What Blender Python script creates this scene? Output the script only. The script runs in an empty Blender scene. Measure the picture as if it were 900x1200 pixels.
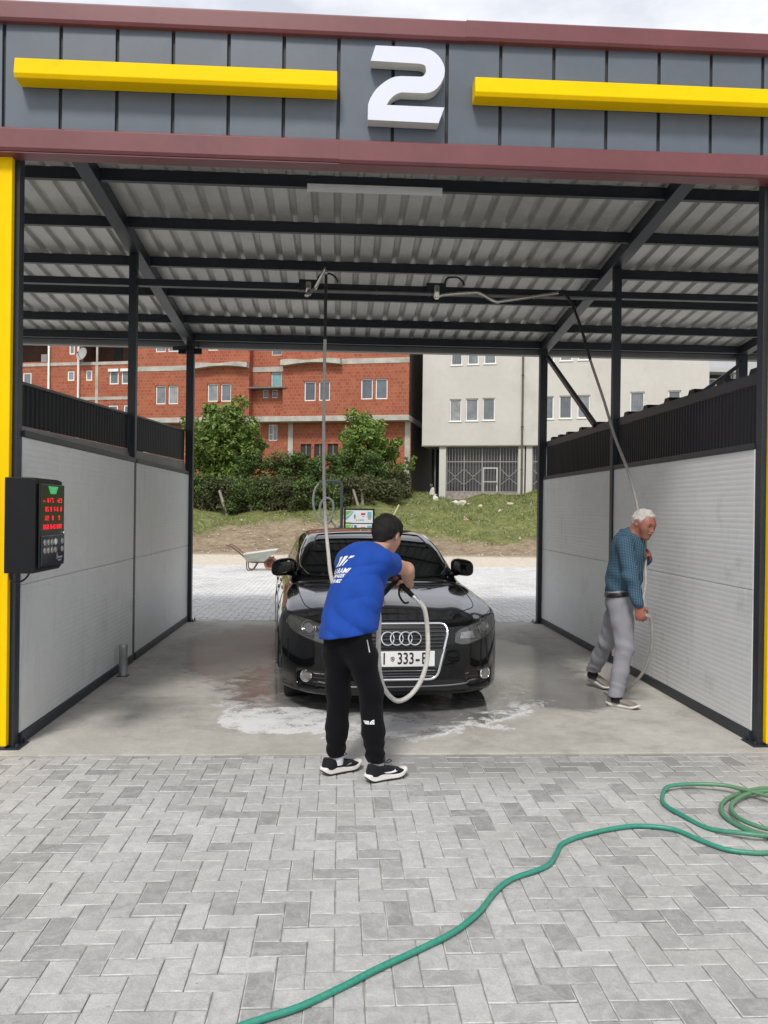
import bpy, bmesh, math, random
import numpy as np
from math import radians, sin, cos, pi
from mathutils import Vector, Matrix, Quaternion
from mathutils.bvhtree import BVHTree
random.seed(7); RNG = np.random.default_rng(11)
SC = bpy.context.scene
COL = SC.collection

# ---------------------------------------------------------------- camera
CAM_H, YAW, PITCH, ROLL, FPX = 1.5998, 0.05442, -0.00275, 0.01243, 946.7
cam_d = bpy.data.cameras.new('camera'); cam = bpy.data.objects.new('camera', cam_d); COL.objects.link(cam)
_f = Vector((sin(YAW)*cos(PITCH), cos(YAW)*cos(PITCH), sin(PITCH)))
_r0 = Vector((cos(YAW), -sin(YAW), 0)); _u0 = _r0.cross(_f)
_r = _r0*cos(ROLL)+_u0*sin(ROLL); _u = -_r0*sin(ROLL)+_u0*cos(ROLL)
_m = Matrix((( _r.x, _u.x, -_f.x, 0), (_r.y, _u.y, -_f.y, 0), (_r.z, _u.z, -_f.z, CAM_H), (0, 0, 0, 1)))
cam.matrix_world = _m
cam_d.sensor_fit = 'VERTICAL'; cam_d.sensor_height = 36.0; cam_d.lens = FPX/1200*36.0
cam_d.clip_start = 0.05; cam_d.clip_end = 2000
SC.camera = cam

# ---------------------------------------------------------------- sky, sun, exposure
SUN_EL, SUN_AZ = radians(50), radians(198)      # azimuth clockwise from +Y: behind and left of the camera
W = bpy.data.worlds.new('World'); SC.world = W; W.use_nodes = True
nt = W.node_tree; nt.nodes.clear()
out = nt.nodes.new('ShaderNodeOutputWorld'); bg = nt.nodes.new('ShaderNodeBackground'); bg.inputs['Strength'].default_value = 0.1
sky = nt.nodes.new('ShaderNodeTexSky'); sky.sky_type = 'NISHITA'; sky.sun_disc = False
sky.sun_elevation = SUN_EL; sky.sun_rotation = SUN_AZ; sky.dust_density = 2.0
tc = nt.nodes.new('ShaderNodeTexCoord'); mp = nt.nodes.new('ShaderNodeMapping'); mp.inputs['Scale'].default_value = (1, 1, 2.6)
nz = nt.nodes.new('ShaderNodeTexNoise'); nz.inputs['Scale'].default_value = 3.6; nz.inputs['Detail'].default_value = 8; nz.inputs['Roughness'].default_value = .58
cr = nt.nodes.new('ShaderNodeValToRGB'); cr.color_ramp.elements[0].position = .36; cr.color_ramp.elements[0].color = (4.3, 4.5, 4.95, 1)
cr.color_ramp.elements[1].position = .64; cr.color_ramp.elements[1].color = (6.9, 6.9, 7.0, 1)
mx = nt.nodes.new('ShaderNodeMixRGB'); mx.inputs['Fac'].default_value = .9
L = nt.links.new
L(tc.outputs['Generated'], mp.inputs['Vector']); L(mp.outputs['Vector'], nz.inputs['Vector']); L(nz.outputs['Fac'], cr.inputs['Fac'])
L(sky.outputs['Color'], mx.inputs['Color1']); L(cr.outputs['Color'], mx.inputs['Color2']); L(mx.outputs['Color'], bg.inputs['Color']); L(bg.outputs['Background'], out.inputs['Surface'])
sun_d = bpy.data.lights.new('sun', 'SUN'); sun_d.energy = 1.5; sun_d.angle = radians(12); sun_d.color = (1, .96, .9)
sun = bpy.data.objects.new('sun', sun_d); COL.objects.link(sun)
_sd = Vector((sin(SUN_AZ)*cos(SUN_EL), cos(SUN_AZ)*cos(SUN_EL), sin(SUN_EL)))
sun.rotation_euler = _sd.to_track_quat('Z', 'Y').to_euler()
SC.view_settings.view_transform = 'Standard'; SC.view_settings.look = 'None'; SC.view_settings.exposure = 0.82; SC.view_settings.gamma = 1.0
SC.render.engine = 'CYCLES'
try:
    SC.cycles.max_bounces = 8; SC.cycles.diffuse_bounces = 4; SC.cycles.glossy_bounces = 4; SC.cycles.use_denoising = True
except Exception: pass

# ---------------------------------------------------------------- helpers: objects
def tag(o, label=None, cat=None, group=None, kind=None):
    if label: o['label'] = label
    if cat: o['category'] = cat
    if group: o['group'] = group
    if kind: o['kind'] = kind
    return o
def thing(name, loc, label, cat, group=None, rz=0.0):
    o = bpy.data.objects.new(name, None); o.empty_display_size = .1
    o.location = loc; o.rotation_euler = (0, 0, rz); COL.objects.link(o)
    return tag(o, label, cat, group)
def link(name, me, m=None, parent=None, loc=(0, 0, 0), smooth=False):
    if m is not None and not me.materials: me.materials.append(m)
    o = bpy.data.objects.new(name, me); COL.objects.link(o); o.location = loc
    if parent is not None: o.parent = parent
    if smooth: me.polygons.foreach_set('use_smooth', [True]*len(me.polygons))
    return o
def part_world(o, parent):
    """mesh drawn in world coordinates under a parent that stands somewhere"""
    o.parent = parent
    o.matrix_parent_inverse = parent_matrix(parent).inverted(); return o
def parent_matrix(p):
    m = Matrix.LocRotScale(p.location, p.rotation_euler, p.scale)
    if p.parent: m = parent_matrix(p.parent) @ p.matrix_parent_inverse @ m
    return m
class MB:
    def __init__(s): s.v = []; s.f = []; s.mi = []; s.cur = 0
    def quadbox(s, c):
        b = len(s.v); s.v += [tuple(p) for p in c]
        for q in ((0,3,2,1),(4,5,6,7),(0,1,5,4),(1,2,6,5),(2,3,7,6),(3,0,4,7)): s.f.append(tuple(b+i for i in q)); s.mi.append(s.cur)
        return s
    def box(s, x0, x1, y0, y1, z0, z1):
        return s.quadbox([(x0,y0,z0),(x1,y0,z0),(x1,y1,z0),(x0,y1,z0),(x0,y0,z1),(x1,y0,z1),(x1,y1,z1),(x0,y1,z1)])
    def bar(s, a, b, w, h, up=(0,0,1)):
        a, b = Vector(a), Vector(b); d = (b-a).normalized(); u = Vector(up); sd = d.cross(u).normalized(); u = sd.cross(d).normalized()
        c = []
        for p in (a, b):
            for i, j in ((-1,-1),(1,-1),(1,1),(-1,1)): c.append(p+sd*w/2*i+u*h/2*j)
        return s.quadbox(c)
    def poly(s, pts):
        b = len(s.v); s.v += [tuple(p) for p in pts]; s.f.append(tuple(range(b, b+len(pts)))); s.mi.append(s.cur); return s
    def prism(s, pts2, plane, d0, d1):
        """extrude a 2D outline: plane 'xz' (depth y), 'xy' (depth z), 'yz' (depth x)"""
        def P(p, d): return {'xz': (p[0], d, p[1]), 'xy': (p[0], p[1], d), 'yz': (d, p[0], p[1])}[plane]
        n = len(pts2); b = len(s.v)
        s.v += [P(p, d0) for p in pts2]+[P(p, d1) for p in pts2]
        s.f.append(tuple(b+i for i in range(n))); s.f.append(tuple(b+n+i for i in reversed(range(n)))); s.mi += [s.cur]*2
        for i in range(n):
            j = (i+1) % n; s.f.append((b+i, b+n+i, b+n+j, b+j)); s.mi.append(s.cur)
        return s
    def tube(s, pts, r, n=8, caps=True, closed=False):
        pts = [Vector(p) for p in pts]; m = len(pts); b = len(s.v)
        rr = r if hasattr(r, '__len__') else [r]*m
        prev = None
        for i, p in enumerate(pts):
            if closed: t = pts[(i+1) % m]-pts[(i-1) % m]
            else: t = pts[min(i+1, m-1)]-pts[max(i-1, 0)]
            if t.length < 1e-9: t = Vector((0,0,1))
            t.normalize()
            if prev is None:
                u = t.orthogonal().normalized()
            else:
                u = prev-t*prev.dot(t)
                u = u.normalized() if u.length > 1e-6 else t.orthogonal().normalized()
            prev = u; w = t.cross(u)
            for k in range(n):
                a = 2*pi*k/n; s.v.append(tuple(p+(u*cos(a)+w*sin(a))*rr[i]))
        for i in range(m if closed else m-1):
            i2 = (i+1) % m
            for k in range(n):
                k2 = (k+1) % n; s.f.append((b+i*n+k, b+i*n+k2, b+i2*n+k2, b+i2*n+k)); s.mi.append(s.cur)
        if caps and not closed:
            s.f.append(tuple(b+k for k in reversed(range(n)))); s.f.append(tuple(b+(m-1)*n+k for k in range(n))); s.mi += [s.cur]*2
        return s
    def lathe(s, prof, c, axis, n=24):
        """prof: (radius, distance along axis)"""
        ax = Vector(axis).normalized(); u = ax.orthogonal().normalized(); w = ax.cross(u); c = Vector(c); b = len(s.v)
        for r, d in prof:
            for k in range(n):
                a = 2*pi*k/n; s.v.append(tuple(c+ax*d+(u*cos(a)+w*sin(a))*r))
        for i in range(len(prof)-1):
            for k in range(n):
                k2 = (k+1) % n; s.f.append((b+i*n+k, b+i*n+k2, b+(i+1)*n+k2, b+(i+1)*n+k)); s.mi.append(s.cur)
        return s
    def mesh(s, name='m', mats=()):
        me = bpy.data.meshes.new(name); me.from_pydata(s.v, [], s.f)
        for m in mats: me.materials.append(m)
        if len(mats) > 1: me.polygons.foreach_set('material_index', s.mi)
        me.update(); return me
    def build(s, name, m, parent=None, smooth=False, bevel=0.0, fix=True):
        me = s.mesh(name, m if isinstance(m, (list, tuple)) else (m,))
        if fix or bevel:
            bm = bmesh.new(); bm.from_mesh(me)
            if fix: bmesh.ops.recalc_face_normals(bm, faces=bm.faces)
            if bevel: bmesh.ops.bevel(bm, geom=[e for e in bm.edges if len(e.link_faces) == 2 and e.calc_face_angle(0) > .5], offset=bevel, segments=2, profile=.6, affect='EDGES', clamp_overlap=True)
            bm.to_mesh(me); bm.free()
        o = link(name, me, None, parent)
        if smooth:
            for p in me.polygons: p.use_smooth = True
            me.set_sharp_from_angle(angle=radians(40))
        return o
def spline(pts, n=8, closed=False):
    """Catmull-Rom"""
    P = [Vector(p) for p in pts]; m = len(P); o = []
    for i in range(m if closed else m-1):
        g = (lambda k: P[k % m]) if closed else (lambda k: P[max(0, min(m-1, k))])
        a, b, c, d = g(i-1), g(i), g(i+1), g(i+2)
        for k in range(n):
            t = k/n
            o.append(.5*((2*b)+(c-a)*t+(2*a-5*b+4*c-d)*t*t+(3*b-a-3*c+d)*t**3))
    if not closed: o.append(P[-1].copy())
    return o

# ---------------------------------------------------------------- helpers: materials
def srgb(r, g, b):
    f = lambda c: (c/12.92 if c <= .04045 else ((c+.055)/1.055)**2.4)
    return (f(r/255), f(g/255), f(b/255), 1)
class NG:
    def __init__(s, m): s.t = m.node_tree
    def n(s, typ, **k):
        x = s.t.nodes.new(typ)
        for a, v in k.items(): setattr(x, a, v)
        return x
    def l(s, a, b): s.t.links.new(a, b)
    def set(s, sock, v):
        if hasattr(v, 'links'): s.l(v, sock)
        else: sock.default_value = v
    def math(s, op, a, b=0.0, c=None, clamp=False):
        x = s.n('ShaderNodeMath', operation=op, use_clamp=clamp); s.set(x.inputs[0], a); s.set(x.inputs[1], b)
        if c is not None: s.set(x.inputs[2], c)
        return x.outputs[0]
    def noise(s, vec, scale, detail=4, rough=.55, dist=0.0):
        x = s.n('ShaderNodeTexNoise'); s.l(vec, x.inputs['Vector']); x.inputs['Scale'].default_value = scale; x.inputs['Detail'].default_value = detail; x.inputs['Roughness'].default_value = rough; x.inputs['Distortion'].default_value = dist
        return x.outputs['Fac']
    def ramp(s, fac, a, b, ca=(0,0,0,1), cb=(1,1,1,1)):
        x = s.n('ShaderNodeValToRGB'); s.l(fac, x.inputs['Fac']); e = x.color_ramp.elements
        e[0].position, e[1].position = a, b; e[0].color, e[1].color = ca, cb
        return x.outputs['Color']
    def mix(s, fac, a, b, mode='MIX'):
        x = s.n('ShaderNodeMixRGB', blend_type=mode); s.set(x.inputs[0], fac); s.set(x.inputs[1], a); s.set(x.inputs[2], b); return x.outputs[0]
    def pos(s, obj=False):
        if obj: return s.n('ShaderNodeTexCoord').outputs['Object']
        return s.n('ShaderNodeNewGeometry').outputs['Position']
    def smooth(s, v, a, b):
        x = s.n('ShaderNodeMapRange', interpolation_type='SMOOTHSTEP'); s.set(x.inputs[0], v); x.inputs[1].default_value = a; x.inputs[2].default_value = b; x.inputs[3].default_value = 0; x.inputs[4].default_value = 1; return x.outputs[0]
    def bump(s, h, strength=.3, dist=.01):
        x = s.n('ShaderNodeBump'); s.l(h, x.inputs['Height']); x.inputs['Strength'].default_value = strength; x.inputs['Distance'].default_value = dist; return x.outputs['Normal']
def newmat(name):
    m = bpy.data.materials.new(name); m.use_nodes = True; g = NG(m); b = m.node_tree.nodes['Principled BSDF']; return m, g, b
def mat(name, col, rough=.5, metal=0.0, var=.12, vscale=3.0, bump=0.0, bscale=60.0, bdist=.004, spec=.5, coat=0.0, obj=False, rvar=.0, dirt=None, emit=None):
    """surface with slow and fine tone variation, uneven gloss and fine relief"""
    m, g, b = newmat(name)
    if len(col) == 3: col = (*col, 1)
    p = g.pos(obj)
    b.inputs['Metallic'].default_value = metal; b.inputs['Specular IOR Level'].default_value = spec; b.inputs['Coat Weight'].default_value = coat; b.inputs['Coat Roughness'].default_value = .04
    if var > 0:
        n1 = g.noise(p, vscale, 5, .6); n2 = g.noise(p, vscale*11, 3)
        f = g.math('ADD', g.math('MULTIPLY', n1, .7), g.math('MULTIPLY', n2, .3))
        lo = tuple(c*(1-var*1.6) for c in col[:3])+(1,); hi = tuple(min(1, c*(1+var*1.6)) for c in col[:3])+(1,)
        c = g.ramp(f, .3, .7, lo, hi)
        if dirt:
            dn = g.ramp(g.noise(p, dirt[0], 6, .65), dirt[1], dirt[1]+.15)
            c = g.mix(g.math('MULTIPLY', dn, dirt[3] if len(dirt) > 3 else .6), c, (*dirt[2], 1))
        g.l(c, b.inputs['Base Color'])
        if rvar: g.l(g.math('MULTIPLY_ADD', n1, rvar*2, rough-rvar), b.inputs['Roughness'])
        else: b.inputs['Roughness'].default_value = rough
    else:
        b.inputs['Base Color'].default_value = col; b.inputs['Roughness'].default_value = rough
    if bump: g.l(g.bump(g.noise(p, bscale, 4, .6), bump, bdist), b.inputs['Normal'])
    if emit:
        b.inputs['Emission Color'].default_value = (*emit[0], 1); b.inputs['Emission Strength'].default_value = emit[1]
    return m
M = {}
M['steel'] = mat('anthracite_steel', (.021, .026, .035), .42, 0, .15, 2, .05, 90, rvar=.08, spec=.4)
M['panel_dark'] = mat('anthracite_cladding', (.096, .117, .146), .38, 0, .07, 1.1, .08, 3, .01, rvar=.06)
M['panel_back'] = mat('cladding_joint', (.02, .024, .03), .6, 0, .1)
M['burgundy'] = mat('burgundy_trim', (.155, .046, .052), .42, 0, .10, 1.5, .06, 6, .008, rvar=.08)
M['yellow'] = mat('yellow_paint', (.84, .54, .001), .6, 0, .04, 1.5, .05, 4, .006, spec=.08, dirt=(3.5, .62, (.55, .36, .01), .35))
M['white'] = mat('white_acrylic', (.80, .81, .84), .35, 0, .02, 2)
M['chrome'] = mat('chrome', (.75, .76, .78), .12, 1, .05)
M['steel_bright'] = mat('stainless_tube', (.62, .60, .56), .25, 1, .1, 8)
def pane_mat(name, a, c, b_):
    m, g, b = newmat(name); r_ = g.n('ShaderNodeObjectInfo').outputs['Random']; x = g.n('ShaderNodeValToRGB'); g.l(r_, x.inputs['Fac']); e = x.color_ramp.elements; e[0].color = (*a, 1); e[1].color = (*b_, 1); k = x.color_ramp.elements.new(.6); k.color = (*c, 1)
    p = g.pos(); n = g.noise(p, 2.2, 4); sp = g.n('ShaderNodeSeparateXYZ'); g.l(p, sp.inputs[0]); fold = g.math('SINE', g.math('MULTIPLY', g.math('ADD', sp.outputs['X'], g.math('MULTIPLY', n, .1)), 42.0))
    c_ = g.mix(g.math('MULTIPLY', g.ramp(n, .35, .65), .45), x.outputs['Color'], (.05, .06, .07, 1)); c_ = g.mix(g.math('MULTIPLY', g.math('MULTIPLY_ADD', fold, .5, .5), .18), c_, (.04, .045, .05, 1))
    g.l(c_, b.inputs['Base Color']); b.inputs['Roughness'].default_value = .06; b.inputs['Specular IOR Level'].default_value = .8; return m
M['rubber'] = mat('black_rubber', (.018, .018, .019), .6, 0, .2, 20, .1)
M['black_plastic'] = mat('black_plastic', (.006, .0065, .0075), .5, 0, .2, 6, .05, 200, .001, spec=.25)
M['hose_white'] = mat('braided_hose', (.52, .50, .46), .55, 0, .12, 30, .35, 420, .002)
M['wallpanel'] = mat('sandwich_panel_silver', (.70, .71, .71), .36, 0, .05, .8, rvar=.05, dirt=(2.2, .60, (.38, .38, .37), .5))
M['sheet_dark'] = mat('dark_sheet', (.008, .009, .012), .34, 0, .25, 2, spec=.22)
M['galv'] = mat('roof_sheet_underside', (.50, .50, .475), .40, .25, .10, 1.3, dirt=(1.1, .52, (.36, .36, .34), .7))
M['glass_dark'] = None
M['glass_curtain'] = None
M['glass_dark'] = pane_mat('window_glass', (.06, .08, .10), (.14, .17, .20), (.34, .36, .36)); M['glass_curtain'] = pane_mat('curtained_glass', (.12, .14, .15), (.24, .26, .27), (.36, .37, .36))
M['pvc'] = mat('white_pvc_frame', (.78, .78, .76), .4, 0, .05)
M['concrete'] = mat('weathered_concrete', (.42, .40, .36), .85, 0, .2, 1.6, .4, 12, .02, dirt=(1.3, .52, (.25, .23, .2)))
M['render_white'] = mat('cream_render', (.535, .515, .475), .85, 0, .05, .35, .15, 25, .01, dirt=(.5, .55, (.43, .41, .37), .5))
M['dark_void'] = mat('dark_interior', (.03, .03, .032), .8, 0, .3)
M['grille_paint'] = mat('grey_grille_paint', (.30, .29, .28), .5, 0, .1)
M['wood_grey'] = mat('weathered_post', (.30, .26, .21), .85, 0, .25, 6, .3)
M['bark'] = mat('bark', (.09, .065, .045), .9, 0, .3, 6, .5, 30, .02)

def wall_streaks(m):
    """thin run marks and splash stains on the silver panels"""
    g = NG(m); b = m.node_tree.nodes['Principled BSDF']; p = g.pos(); mp_ = g.n('ShaderNodeMapping'); g.l(p, mp_.inputs['Vector']); mp_.inputs['Scale'].default_value = (1, 9, .55)
    st = g.ramp(g.noise(mp_.outputs['Vector'], 1.6, 5, .65), .56, .74); sp_ = g.ramp(g.noise(p, 16, 6, .7), .60, .70); big = g.ramp(g.noise(p, .9, 4), .42, .62)
    old = b.inputs['Base Color'].links[0].from_socket
    c = g.mix(g.math('MULTIPLY', st, g.math('MULTIPLY', big, .5)), old, (.36, .36, .345, 1)); c = g.mix(g.math('MULTIPLY', sp_, g.math('MULTIPLY', big, .35)), c, (.33, .32, .30, 1)); g.l(c, b.inputs['Base Color'])
wall_streaks(M['wallpanel'])
# ================================================================= SDF surfaces
def vnorm(v): return np.sqrt((v*v).sum(-1))
def smin(a, b, k):
    h = np.clip(.5+.5*(b-a)/k, 0, 1); return b*(1-h)+a*h-k*h*(1-h)
def smax(a, b, k): return -smin(-a, -b, k)
def cone(P, a, b, ra, rb):
    a = np.asarray(a, float); b = np.asarray(b, float); ba = b-a
    h = np.clip(((P-a)@ba)/(ba@ba), 0, 1); return vnorm(P-a-h[:, None]*ba)-(ra+(rb-ra)*h)
def econe(P, a, b, ra, rb, n, sq):
    """tapered limb whose section is squashed: along direction n its radius is sq times as large"""
    a = np.asarray(a, float); b = np.asarray(b, float); n = np.asarray(n, float); n = n/np.linalg.norm(n)
    s = 1/sq-1
    Q = P+((P-a)@n)[:, None]*n*s; B = b+((b-a)@n)*n*s
    return cone(Q, a, B, ra, rb)*min(1, sq)
def ellip(P, c, R, rad):
    q = (P-np.asarray(c, float))@np.asarray(R, float).T/np.asarray(rad, float)
    k = vnorm(q); return (k-1)*min(rad)
def chain(P, pts, rad, k=.02):
    d = None
    for i in range(len(pts)-1):
        e = cone(P, pts[i], pts[i+1], rad[i], rad[i+1]); d = e if d is None else smin(d, e, k)
    return d
def sdf_mesh(f, lo, hi, h, slack=1.6, newton=3):
    lo = np.asarray(lo, float); hi = np.asarray(hi, float); B = 4
    nb = np.ceil((hi-lo)/h/B).astype(int)+1; n = nb*B
    ci = np.stack(np.meshgrid(*[np.arange(k) for k in nb], indexing='ij'), -1).reshape(-1, 3)
    fc = f(lo+(ci*B+(B-1)/2)*h)
    F = fc.reshape(nb)
    for ax in range(3): F = np.repeat(F, B, axis=ax)
    F = F.astype(np.float64).copy()
    act = ci[np.abs(fc) < B*h*.9*slack]
    off = np.stack(np.meshgrid(*[np.arange(B)]*3, indexing='ij'), -1).reshape(-1, 3)
    gi = (act[:, None, :]*B+off[None]).reshape(-1, 3)
    vals = np.empty(len(gi))
    for s in range(0, len(gi), 400000): vals[s:s+400000] = f(lo+gi[s:s+400000]*h)
    F[gi[:, 0], gi[:, 1], gi[:, 2]] = vals
    S = F < 0
    cnt = np.zeros(n-1, np.int8)
    cor = [(i, j, k) for i in (0, 1) for j in (0, 1) for k in (0, 1)]
    for i, j, k in cor: cnt += S[i:n[0]-1+i, j:n[1]-1+j, k:n[2]-1+k]
    cell = np.argwhere((cnt > 0) & (cnt < 8)); idx = -np.ones(n-1, np.int64); idx[tuple(cell.T)] = np.arange(len(cell))
    acc = np.zeros((len(cell), 3)); num = np.zeros(len(cell))
    V = {c: F[cell[:, 0]+c[0], cell[:, 1]+c[1], cell[:, 2]+c[2]] for c in cor}
    for c in cor:
        for ax in range(3):
            if c[ax] == 0:
                e = list(c); e[ax] = 1; a, b = V[c], V[tuple(e)]; m = (a < 0) != (b < 0)
                t = np.where(m, a/np.where(m, a-b, 1), 0)
                p = np.tile(np.array(c, float), (len(cell), 1)); p[:, ax] = t
                acc[m] += p[m]; num[m] += 1
    v = lo+(cell+acc/num[:, None])*h
    faces = []
    for ax in range(3):
        a1, a2 = [(1, 2), (2, 0), (0, 1)][ax]
        sl0 = [slice(1, n[d]-1) for d in range(3)]; sl1 = list(sl0); sl0[ax] = slice(0, n[ax]-1); sl1[ax] = slice(1, n[ax])
        A, Bv = S[tuple(sl0)], S[tuple(sl1)]
        e = np.argwhere(A != Bv)
        if not len(e): continue
        inside = A[tuple(e.T)]; base = e.copy()
        for d in range(3):
            if d != ax: base[:, d] += 1
        q = []
        for s1, s2 in ((-1, -1), (0, -1), (0, 0), (-1, 0)):
            c = base.copy(); c[:, a1] += s1; c[:, a2] += s2; q.append(idx[tuple(c.T)])
        q = np.stack(q, 1); q[~inside] = q[~inside][:, ::-1]; faces.append(q)
    faces = np.concatenate(faces); faces = faces[(faces >= 0).all(1)]
    for _ in range(newton):
        f0 = f(v); g = np.zeros_like(v); e = h*.1
        for d in range(3):
            w = v.copy(); w[:, d] += e; g[:, d] = (f(w)-f0)/e
        st = -f0[:, None]*g/np.maximum((g*g).sum(1), .05)[:, None]
        ln = vnorm(st); st *= np.minimum(1, h*.7/np.maximum(ln, 1e-9))[:, None]; v = v+st
    return v, faces
def sdf_obj(name, f, lo, hi, h, m, parent, world=True, smooth_it=0):
    v, fa = sdf_mesh(f, lo, hi, h)
    me = bpy.data.meshes.new(name); me.from_pydata(v.tolist(), [], fa.tolist()); me.update()
    if smooth_it:
        bm = bmesh.new(); bm.from_mesh(me)
        for _ in range(smooth_it): bmesh.ops.smooth_vert(bm, verts=bm.verts, factor=.5, use_axis_x=True, use_axis_y=True, use_axis_z=True)
        bm.to_mesh(me); bm.free()
    o = link(name, me, m, None, smooth=True)
    if parent is not None:
        if world: part_world(o, parent)
        else: o.parent = parent
    return o
def wob(P, s, seed=0):
    """cheap smooth pseudo-noise made of waves in many directions"""
    r = np.random.default_rng(seed); d = 0
    for i in range(6):
        k = r.normal(size=3); k /= np.linalg.norm(k); d = d+np.sin(P@(k*s*(.6+.25*i))+r.uniform(0, 6.28))
    return d/6
def hermite(xs, ys):
    xs = np.array(xs, float); ys = np.array(ys, float); h = np.diff(xs); dl = np.diff(ys)/h; m = np.zeros(len(xs))
    m[0], m[-1] = dl[0], dl[-1]
    for i in range(1, len(xs)-1):
        m[i] = 0 if dl[i-1]*dl[i] <= 0 else (h[i-1]+h[i])/(h[i-1]/dl[i]+h[i]/dl[i-1])
    def f(x):
        x = np.clip(x, xs[0], xs[-1]); i = np.clip(np.searchsorted(xs, x)-1, 0, len(h)-1); t = (x-xs[i])/h[i]
        return (2*t**3-3*t**2+1)*ys[i]+(t**3-2*t**2+t)*h[i]*m[i]+(-2*t**3+3*t**2)*ys[i+1]+(t**3-t**2)*h[i]*m[i+1]
    return f
def text_mesh(txt, size, align='CENTER', offset=0.0, shear=0.0):
    """flat lettering in the xz plane as (verts, faces)"""
    c = bpy.data.curves.new('t', 'FONT'); c.body = txt; c.size = size; c.align_x = align; c.align_y = 'CENTER'; c.offset = offset; c.resolution_u = 3; c.shear = shear
    o = bpy.data.objects.new('t', c); COL.objects.link(o); bpy.context.view_layer.update()
    me = bpy.data.meshes.new_from_object(o.evaluated_get(bpy.context.evaluated_depsgraph_get()))
    v = [tuple(p.co) for p in me.vertices]; f = [tuple(p.vertices) for p in me.polygons]
    bpy.data.objects.remove(o); bpy.data.curves.remove(c); bpy.data.meshes.remove(me)
    return v, f

# ================================================================= SETTING: ground
def terrain_z(x, y):
    prof = _tprof(y)
    b = 1+.10*np.sin(x*.55+1)+.05*np.sin(x*1.7)
    return prof*b+np.clip((y-28)/3, 0, 1)*(.05*np.sin(x*2.3+y*1.7)+.04*np.sin(x*4.1-y*2.9))
_tprof = hermite([-60, 27.6, 29.2, 31, 34, 37, 40, 44, 60, 120, 700], [0, 0, .10, .42, 1.22, 1.86, 2.16, 2.45, 2.9, 3.2, 3.5])
def make_terrain():
    ys = np.concatenate([np.linspace(-60, 0, 6), np.linspace(4, 26, 9), np.linspace(27, 46, 70), np.linspace(48, 70, 10), [90, 130, 200, 320, 500, 700]])
    xs = np.concatenate([[-500, -250, -120, -60], np.linspace(-35, 40, 170), [70, 130, 260, 500]])
    X, Y = np.meshgrid(xs, ys, indexing='ij'); Z = terrain_z(X, Y)-.055*(Y < 28)-.0*(Y >= 28)
    Z = np.where(Y < 26.5, -.055, Z)
    v = np.stack([X, Y, Z], -1).reshape(-1, 3); nx, ny = X.shape
    f = [(i*ny+j, (i+1)*ny+j, (i+1)*ny+j+1, i*ny+j+1) for i in range(nx-1) for j in range(ny-1)]
    me = bpy.data.meshes.new('ground'); me.from_pydata(v.tolist(), [], f); me.update()
    m, g, b = newmat('earth_gravel_grass'); p = g.pos(); sp = g.n('ShaderNodeSeparateXYZ'); g.l(p, sp.inputs[0])
    n1 = g.noise(p, .45, 6, .6); n2 = g.noise(p, 5, 5, .65); n3 = g.noise(p, 1.6, 5, .6)
    grav = g.ramp(n2, .35, .68, (.42, .36, .28, 1), (.68, .62, .52, 1))
    dirt = g.ramp(g.math('ADD', g.math('MULTIPLY', n2, .6), g.math('MULTIPLY', n3, .4)), .35, .66, (.15, .11, .072, 1), (.40, .315, .215, 1))
    gras = g.ramp(g.math('ADD', g.math('MULTIPLY', n2, .5), g.math('MULTIPLY', n3, .5)), .36, .66, (.060, .090, .020, 1), (.25, .25, .10, 1))
    yy = g.math('ADD', sp.outputs['Y'], g.math('MULTIPLY', g.math('SUBTRACT', n1, .5), 3.0))
    xg = g.math('SUBTRACT', g.math('MULTIPLY', g.smooth(sp.outputs['X'], -6.6, -4.4), 3.6), g.math('MULTIPLY', g.smooth(sp.outputs['X'], 1.2, 4.6), 2.2))   # bare earth reaches higher right of the tree
    c = g.mix(g.smooth(g.math('ADD', sp.outputs['Y'], g.math('MULTIPLY', n2, 1.2)), 28.0, 29.2), grav, dirt)
    c = g.mix(g.math('MULTIPLY', g.smooth(g.math('SUBTRACT', yy, xg), 29.0, 30.4), g.ramp(n3, .28, .44)), c, gras)
    g.l(c, b.inputs['Base Color']); b.inputs['Roughness'].default_value = .95; b.inputs['Specular IOR Level'].default_value = .15
    g.l(g.bump(g.math('ADD', n2, g.noise(p, 26, 3)), .8, .06), b.inputs['Normal'])
    o = link('ground', me, m, smooth=True); tag(o, kind='structure'); return o
make_terrain()

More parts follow.
